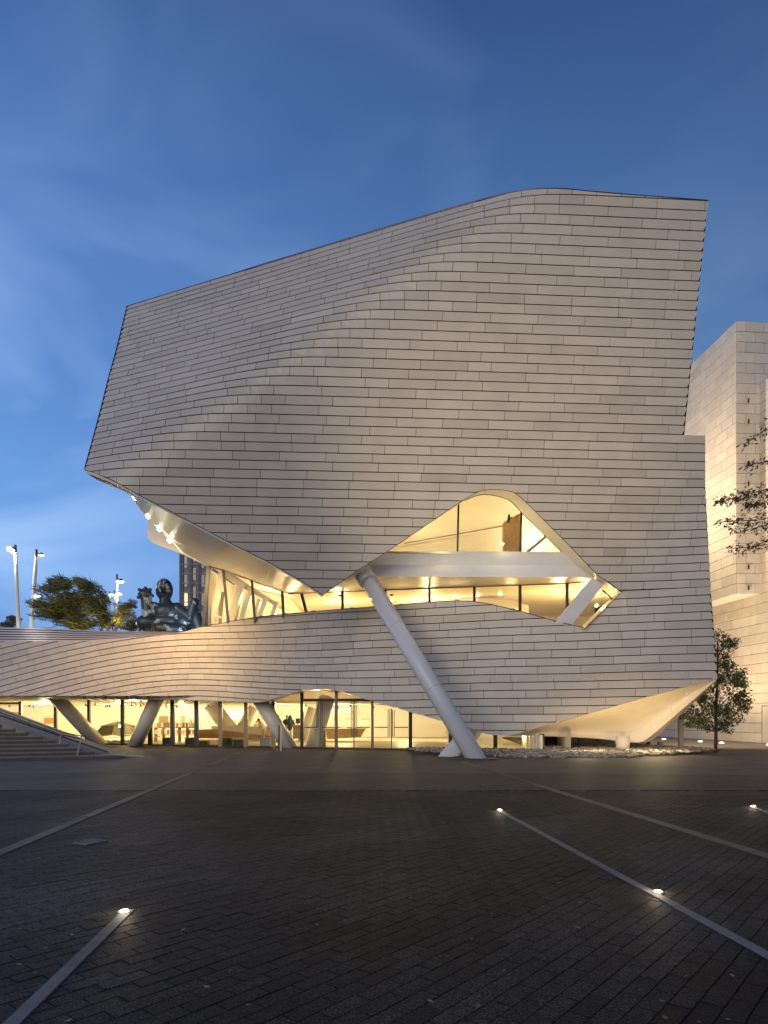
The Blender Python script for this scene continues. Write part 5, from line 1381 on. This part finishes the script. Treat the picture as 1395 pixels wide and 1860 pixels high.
# ================================================================== BEHIND THE LOW BAND: lamps, trees, statue, tower
def street_lamp(x0, y0, x1, y1, Y, r, heads, label, e=0, cap=True):
    a = Vector(P(x0, y0, Y)); a.z = tz if Y < 62 else 0.0; b = P(x1, y1, Y)
    t = thing('street_lamp', label, 'street lamp', tuple(a), 'tall lamp posts beyond the low clad band')
    c = MB(); c.tube(a, b, r * 1.05, r * 0.72, 14); c.build('pole', M['lamp_pole'], t)
    if cap:
        c = MB(); c.tube(b, b + Vector((0, 0, r * 3.6)), r * 0.7, r * 0.55, 10); c.build('cap', M['lampdark'], t)
    for k, (hx, hy, s, glow) in enumerate(heads):
        h = P(hx, hy, Y); j = a.lerp(b, 0.5); j = Vector((b.x, b.y, h.z + 0.1)) if h.z > b.z - 2 else Vector((a.x + (b.x - a.x) * ((h.z - a.z) / (b.z - a.z)), a.y, h.z + 0.1))
        c = MB(); c.tube(j, h + Vector((0, 0, 0.12 * s)), 0.03 * s, 0.03 * s, 6); c.build('arm', M['lampdark'], t)
        c = MB(); c.tube(h + Vector((0, 0, 0.16 * s)), h, 0.09 * s, 0.24 * s, 14); c.build('lamp_shade', M['lampdark'], t)
        c = MB(); c.ell(h - Vector((0, 0, 0.01)), (0.21 * s, 0.21 * s, 0.08 * s), 12, 6); c.build('bulb', M['lampglow'] if glow else M['ledsoft'], t)
        if x0 == 36 and k == 0:
            c = MB(); c.ell(h + Vector((-0.05, -0.25, 0.02)), (0.22, 0.18, 0.20), 14, 10); c.build('globe', M['lampglow'], t)
        if glow and e: light('lamp_light', 'POINT', h + Vector((0.0, -0.25, -0.28)), e, (1, 0.90, 0.72), 0.12, parent=t)
street_lamp(36, 1139, 28, 1004, 58, 0.19, [(21, 999, 1.7, True), (26, 1004, 1.0, True)], 'tall bright lamp post at the far left with a glaring head facing the camera', 700)
street_lamp(53, 1141, 66, 1012, 58, 0.19, [(75, 1008, 1.2, False), (67, 1082, 1.3, False)], 'tall pale lamp post with two small arms, left of the windblown tree', 0)
street_lamp(209.5, 1147, 212.5, 1052, 80, 0.17, [(219, 1056, 1.9, True), (216, 1079, 1.5, True)], 'dark lamp post with bright heads, right of the windblown tree', 500)
street_lamp(198.5, 1146, 199, 1080, 110, 0.14, [(203, 1080, 1.9, True)], 'small far lamp post between the windblown tree and the yellow tree', 0)
street_lamp(206.5, 1146, 207.5, 1076, 118, 0.12, [(211, 1085, 1.3, True)], 'thinnest far lamp post behind the dark post beside the yellow tree', 0)
light('pole_uplight', 'SPOT', (P(36, 1139, 57.2).x, 57.2, tz + 0.15), 500, (1, 0.86, 0.62), 0.1, aim=tuple(P(29, 1010, 58)), spot=40, parent=None)
light('pole_uplight', 'SPOT', (P(56, 1139, 57.2).x, 57.2, tz + 0.15), 500, (1, 0.86, 0.62), 0.1, aim=tuple(P(66, 1015, 58)), spot=40, parent=None)

def leaves(mb, c, rad, n, size, asp, rg, wind=None, jitter=1.0, tb=0.5):
    for k in range(n):
        d = Vector(rg.normal(0, 1, 3)); d.normalize(); rr_ = rg.uniform(0, 1) ** 0.42
        p = Vector((c[0] + d.x * rad[0] * rr_, c[1] + d.y * rad[1] * rr_, c[2] + d.z * rad[2] * rr_))
        if wind is not None:
            ax = (Vector(wind) + Vector(rg.normal(0, 0.45, 3))).normalized()
        else:
            ax = Vector(rg.normal(0, 1, 3)).normalized()
        up = Vector(rg.normal(0, 1, 3)); sd = ax.cross(up).normalized()
        s = size * rg.uniform(0.6, 1.35)
        a = p - ax * s * 0.5; b = p + ax * s * 0.5; m_ = p + ax * s * 0.08
        mb.addp([a, m_ + sd * s * asp, b, m_ - sd * s * asp], [(0, 1, 2, 3)], float(np.clip(rg.normal(tb, 0.25), 0, 1)))
def branchy(mb, p0, dirs, L, r, rg, depth=3, tips=None, spread=0.55, droop=0.0):
    p1 = p0 + dirs * L
    mb.tube(p0, p1, r, r * 0.68, 7 if r > .03 else 5, cap=False)
    if depth == 0:
        if tips is not None: tips.append(p1)
        return
    for k in range(3 if depth > 1 else 2):
        nd = (dirs + Vector(rg.normal(0, spread, 3)) + Vector((0, 0, 0.1 - droop))).normalized()
        branchy(mb, p0.lerp(p1, rg.uniform(0.6, 1.0)), nd, L * rg.uniform(0.55, 0.8), r * 0.6, rg, depth - 1, tips, spread, droop)
# slim tree at the right
rg = np.random.RandomState(21)
b0 = G(1300, 1366.5)
t = thing('street_tree', 'slim young tree with dark leaves standing in front of the pale stone wall', 'tree', (b0.x, b0.y, 0))
c = MB(); px_ = [(1300, 1366.5), (1300.5, 1330), (1300, 1290), (1303, 1240), (1304, 1190), (1303, 1160)]
pts = [P(x, y, b0.y) for x, y in px_]; pts[0].z = 0
rs_ = [0.085, 0.07, 0.065, 0.05, 0.035, 0.015]
for i in range(5): c.tube(pts[i], pts[i + 1], rs_[i], rs_[i + 1], 10, cap=False)
cl = [(1303, 1165, 14, 11), (1322, 1180, 15, 12), (1300, 1195, 20, 14), (1328, 1203, 17, 13), (1310, 1220, 22, 14), (1338, 1228, 16, 12), (1285, 1240, 18, 14), (1320, 1248, 26, 15), (1347, 1258, 16, 12), (1275, 1262, 15, 12), (1300, 1266, 22, 15),
      (1262, 1285, 15, 11), (1285, 1285, 18, 14), (1335, 1280, 18, 12), (1310, 1290, 22, 13), (1268, 1306, 16, 9), (1290, 1307, 16, 9), (1333, 1302, 18, 9), (1318, 1315, 13, 8), (1350, 1278, 10, 9), (1255, 1310, 8, 5), (1344, 1240, 10, 8), (1308, 1240, 20, 14)]
for (x, y, a_, b_) in cl:
    q = P(x, y + 6, b0.y + rg.uniform(-.7, .7)); c.tube(pts[1 + min(3, max(0, int((1320 - y) / 45)))], q, 0.02, 0.008, 5, cap=False)
c.build('trunk', M['bark'], t)
c = MB()
for (x, y, a_, b_) in cl:
    for k in range(7):
        q = P(x + rg.normal(0, a_ * .5), y + rg.normal(0, b_ * 1.0), b0.y + rg.uniform(-1.1, 1.1))
        leaves(c, q, (a_ * .50 / 38.7, 0.5, a_ * .58 / 38.7), 40, 0.15, 0.19, rg, tb=0.5 + rg.uniform(-.35, .35))
c.build('crown', M['leaf'], t)
# thin reddish trunk half hidden behind the hull
p = G(1177, 1358.5)
t = thing('tree', 'reddish tree trunk half hidden behind the lowest point of the hull', 'tree', (p.x, p.y, 0))
c = MB(); c.tube((p.x, p.y, 0), (p.x + 0.05, p.y, 1.6), 0.11, 0.09, 10); c.build('trunk', M['bark'], t)
c = MB(); leaves(c, (p.x + 0.1, p.y + 0.5, 2.3), (0.8, 0.8, 0.7), 500, 0.14, 0.18, rg); c.build('crown', M['leaf'], t)
# overhanging branches at the upper right: a tree standing to the right of the frame
tb0 = Vector((11.6, 16.5, 0))
t = thing('overhanging_tree', 'tree whose thin leafy branches hang in from the right edge of the picture', 'tree', tuple(tb0))
c = MB(); c.tube(tb0, tb0 + Vector((-0.2, 0.1, 3.4)), 0.16, 0.12, 12); c.tube(tb0 + Vector((-0.2, 0.1, 3.4)), tb0 + Vector((-0.5, -0.2, 7.8)), 0.12, 0.06, 10)
lf = MB()
for (pth, nl_) in (([(1420, 760), (1392, 778), (1372, 795), (1350, 808)], 100), ([(1425, 830), (1395, 838), (1372, 842), (1352, 848)], 150), ([(1425, 880), (1390, 890), (1360, 897), (1338, 905), (1300, 911)], 400), ([(1425, 905), (1385, 915), (1352, 918)], 220),
                   ([(1420, 935), (1375, 945), (1340, 946), (1305, 948)], 220), ([(1430, 940), (1395, 953), (1360, 962), (1340, 968), (1322, 955)], 160), ([(1430, 965), (1396, 980), (1368, 995), (1348, 1003)], 140), ([(1420, 985), (1385, 990), (1350, 995), (1322, 996)], 130)):
    Yb = rg.uniform(15.6, 17.4)
    pp = [P(x, y, Yb + rg.uniform(-.25, .25)) for x, y in pth]
    root = tb0 + Vector((-0.45, -0.15, max(4.2, min(7.6, pp[0].z - 0.3))))
    pp = [root] + pp
    for i in range(len(pp) - 1): c.tube(pp[i], pp[i + 1], 0.03 if i == 0 else 0.014, 0.016 if i == 0 else 0.006, 6, cap=False)
    rs2 = resample(pp[1:], 40)
    for k in range(nl_):
        i = min(38, int(rg.uniform(0, 1) * 39)); q = rs2[i].lerp(rs2[i + 1], rg.uniform())
        fade = 0.45 + 0.55 * (1 - i / 40)
        off = Vector(rg.normal(0, 1, 3)) * 0.085 * fade * 1.3
        ax = Vector((rg.normal(-0.5, 0.6), rg.normal(0, .6), rg.normal(-0.5, 0.5))).normalized(); sd = ax.cross(Vector(rg.normal(0, 1, 3))).normalized(); s = rg.uniform(0.06, 0.12)
        q = q + off; lf.addp([q, q + ax * s * .5 + sd * s * .2, q + ax * s, q + ax * s * .5 - sd * s * .2], [(0, 1, 2, 3)], float(rg.uniform()))
# the rest of its crown, outside the picture
for k in range(14):
    q = tb0 + Vector((rg.uniform(-0.6, 2.6), rg.uniform(-1.5, 1.2), rg.uniform(5, 9))); leaves(lf, q, (.8, .8, .5), 90, 0.12, 0.2, rg)
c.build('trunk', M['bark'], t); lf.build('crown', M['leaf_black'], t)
# windblown tree
def windtree(name, label, x, ytop, blobs, Y, matn, n, size, asp, wind, seed, ybase=1150):
    rg = np.random.RandomState(seed); q0 = P(x, ybase, Y); q0.z = tz
    t = thing(name, label, 'tree', tuple(q0)); c = MB(); tips = []
    c.tube(q0, q0 + Vector((0, 0, 0.8)), 0.22, 0.16, 10, cap=False)
    for k in range(4):
        branchy(c, q0 + Vector((0, 0, 0.5)), (Vector((rg.normal(-0.2, .6), rg.normal(0, .4), 1))).normalized(), 1.5, 0.09, rg, 3, tips)
    c.build('trunk', M['bark'], t); lf = MB()
    for (bx_, by_, ra, rb_) in blobs:
        s = Y / F
        for k in range(6):
            leaves(lf, P(bx_ + rg.normal(0, ra * .5), by_ + rg.normal(0, rb_ * .5), Y + rg.uniform(-1.6, 1.6)), (ra * .62 * s, 1.0, rb_ * .62 * s), n, size, asp, rg, wind=wind, tb=0.5 + rg.uniform(-.32, .32))
    lf.build('crown', M[matn], t); return t
windtree('windblown_tree', 'wide dark olive tree bent by the wind beyond the low clad band', 142, 1048,
         [(108, 1068, 26, 15), (100, 1092, 30, 17), (90, 1112, 26, 13), (112, 1120, 30, 15), (140, 1085, 26, 18), (155, 1072, 22, 16), (172, 1090, 18, 18), (168, 1112, 22, 17), (140, 1122, 28, 16), (182, 1118, 12, 15), (150, 1136, 30, 10), (122, 1104, 30, 18), (152, 1060, 10, 10), (85, 1104, 24, 10), (110, 1060, 18, 9)],
         52, 'leaf_olive', 105, 0.78, 0.034, (-0.9, 0.1, 0.36), 31)
windtree('yellow_tree', 'smaller yellowish tree lit from below, right of the dark lamp post', 222, 1095,
         [(215, 1118, 16, 13), (226, 1108, 14, 12), (234, 1102, 10, 8), (206, 1130, 15, 10), (226, 1128, 12, 10), (195, 1132, 10, 9)], 60, 'leaf_yellow', 80, 0.5, 0.045, (0.8, 0.1, -0.05), 33)
light('tree_uplight', 'POINT', tuple(P(203, 1140, 57.5)), 260, (1, 0.85, 0.35), 0.15)
light('tree_uplight', 'POINT', tuple(P(140, 1146, 48.5)), 260, (1, 0.85, 0.4), 0.15)
windtree('shrub', 'dark shrub between the yellow tree and the seated statue', 243, 1125, [(243, 1135, 9, 7), (234, 1140, 10, 6)], 56, 'leaf', 40, 0.3, 0.14, (0, 0, 1), 35)
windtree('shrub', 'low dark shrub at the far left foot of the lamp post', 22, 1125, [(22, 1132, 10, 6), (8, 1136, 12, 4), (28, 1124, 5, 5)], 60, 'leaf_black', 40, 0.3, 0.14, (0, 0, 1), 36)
# reclining statue (plain figure), dark with pale worn patches
def statue_mat():
    m = mat('dark_mosaic', (0.02, 0.022, 0.03), 0.35, 0.5); t = m.node_tree; b = t.nodes['Principled BSDF']
    co = t.nodes.new('ShaderNodeTexCoord'); vo = t.nodes.new('ShaderNodeTexVoronoi'); vo.inputs['Scale'].default_value = 9.0; t.links.new(co.outputs['Object'], vo.inputs['Vector'])
    nz = t.nodes.new('ShaderNodeTexNoise'); nz.inputs['Scale'].default_value = 1.3; nz.inputs['Detail'].default_value = 3; t.links.new(vo.outputs['Position'], nz.inputs['Vector'])
    cr = t.nodes.new('ShaderNodeValToRGB'); cr.color_ramp.interpolation = 'CONSTANT'; cr.color_ramp.elements[0].color = (0.022, 0.032, 0.042, 1); cr.color_ramp.elements[1].position = 0.60; cr.color_ramp.elements[1].color = (0.30, 0.33, 0.34, 1)
    t.links.new(nz.outputs[0], cr.inputs[0]); t.links.new(cr.outputs[0], b.inputs['Base Color']); return m
M['statue'] = statue_mat()
YS = 47.0
sc2 = YS / F
base_ = P(305, 1146, YS); base_.z = tz
t = thing('statue', 'large dark reclining figure statue with pale mosaic patches on the museum terrace', 'statue', tuple(base_))
b = MB()
def sp(x, y, rx, ry, rz=None, dY=0.0):
    b.ell(P(x, y, YS + dY), (rx * sc2, (rz or min(rx, ry)) * sc2, ry * sc2), 16, 10)
def cp(x0, y0, x1, y1, r0, r1, d0=0, d1=0): b.capsule(P(x0, y0, YS + d0), P(x1, y1, YS + d1), r0 * sc2, r1 * sc2, 12)
sp(298.5, 1071.5, 15.5, 21, 16)                       # head
cp(299, 1088, 301, 1100, 10, 13)                       # neck
sp(302, 1112, 27, 20, 17); sp(300, 1130, 30, 18, 18)   # chest, belly
cp(280, 1104, 268, 1128, 11, 10, 0, -.3); cp(270, 1128, 265, 1084, 11, 9.5, -.3, -.4)    # raised arm
sp(263, 1079, 13, 10, 9, -.4)
for (fx, fy, gx2, gy2) in ((256, 1082, 251, 1085), (256, 1074, 253, 1071), (263, 1071, 264, 1068), (270, 1073, 273, 1071), (272, 1081, 277, 1082)): cp(fx, fy, gx2, gy2, 4.2, 3.2, -.45, -.55)   # knotted hand
sp(268, 1131, 22, 15, 15, -.3)
cp(322, 1105, 345, 1122, 11, 9, 0, -.3); cp(345, 1122, 352, 1098, 8, 8, -.3, -.3); sp(353, 1093, 9, 7, 7, -.3)   # other arm and hand
sp(350, 1120, 15, 17, 14, .1); cp(330, 1138, 352, 1112, 14, 12, .1, 0); cp(352, 1112, 362, 1140, 12, 10)          # bent knee
cp(290, 1140, 330, 1146, 12, 9, -.5, -.6)
sp(298, 1073, 3, 6, 18, -0.62); sp(292, 1067, 3.4, 2, 4, -.58); sp(305, 1067, 3.4, 2, 4, -.58)
sp(300, 1140, 48, 12, 20)
o = b.build('figure', M['statue'], t, smooth=True); rmod = o.modifiers.new('r', 'REMESH'); rmod.mode = 'VOXEL'; rmod.voxel_size = 0.055
light('statue_light', 'SPOT', tuple(P(322, 1152, YS - 3.5)), 520, (0.45, 0.78, 1.0), 0.1, aim=tuple(P(348, 1118, YS)), spot=60, parent=t)
light('statue_light', 'SPOT', tuple(P(325, 1152, YS - 4)), 170, (0.85, 0.95, 1.0), 0.1, aim=tuple(P(302, 1085, YS)), spot=50, parent=t)
c = MB(); gp = P(276, 1147, YS - 1.2)
for k in range(60):
    q = gp + Vector((RNG.normal(0, .5), RNG.normal(0, .2), -0.2)); c.tube(q, q + Vector((RNG.normal(0, .08), 0, RNG.uniform(.25, .6))), 0.012, 0.004, 4, cap=False)
o = c.build('ornamental_grass', M['leaf_yellow'], None, kind='stuff'); tag(o, 'tuft of pale grass in front of the statue', 'grass')
# far tower
YT = 125.0
tx0, tx1 = P(325.5, 1000, YT).x, P(470, 1000, YT).x; th = HC + (HY - 968) * YT / F
t = thing('tower', 'grey concrete office tower with tall dark windows behind the statue', 'building', ((tx0 + tx1) / 2, YT + 8, 0))
c = MB(); c.box(((tx0 + tx1) / 2, YT + 8, th / 2), tx1 - tx0, 16, th); c.build('wall', M['tower'], t)
pxm = YT / F
wi = 0
for ix, x in enumerate((338, 353.5, 369, 384.5)):
    for k in range(9):
        y = 1010 + 34 * (k - 1) + (11 if ix % 2 == 0 else -1) ; hgt = 22
        if y < 975 or y > 1150: continue
        p = P(x, y, YT - 0.02); c = MB(); c.box((p.x, YT - 0.05, p.z), 5.2 * pxm, 0.16, hgt * pxm)
        lit = (ix == 0 and 1085 < y < 1100)
        o = c.build('window', M['lit'] if lit else M['towerglass'], t)
c = MB()
for x in (328, 332, 346, 349, 361, 364): p = P(x, 1000, YT); c.box((p.x, YT - 0.12, th / 2), 0.16, 0.25, th)
c.build('pilaster', M['tower'], t)
c = MB()
for k in range(8):
    p = P(330, 1008 + 17.2 * k, YT); c.box(((tx0 + tx1) / 2, YT - 0.10, p.z), tx1 - tx0, 0.24, 0.16)
c.build('spandrel', M['grey'], t)
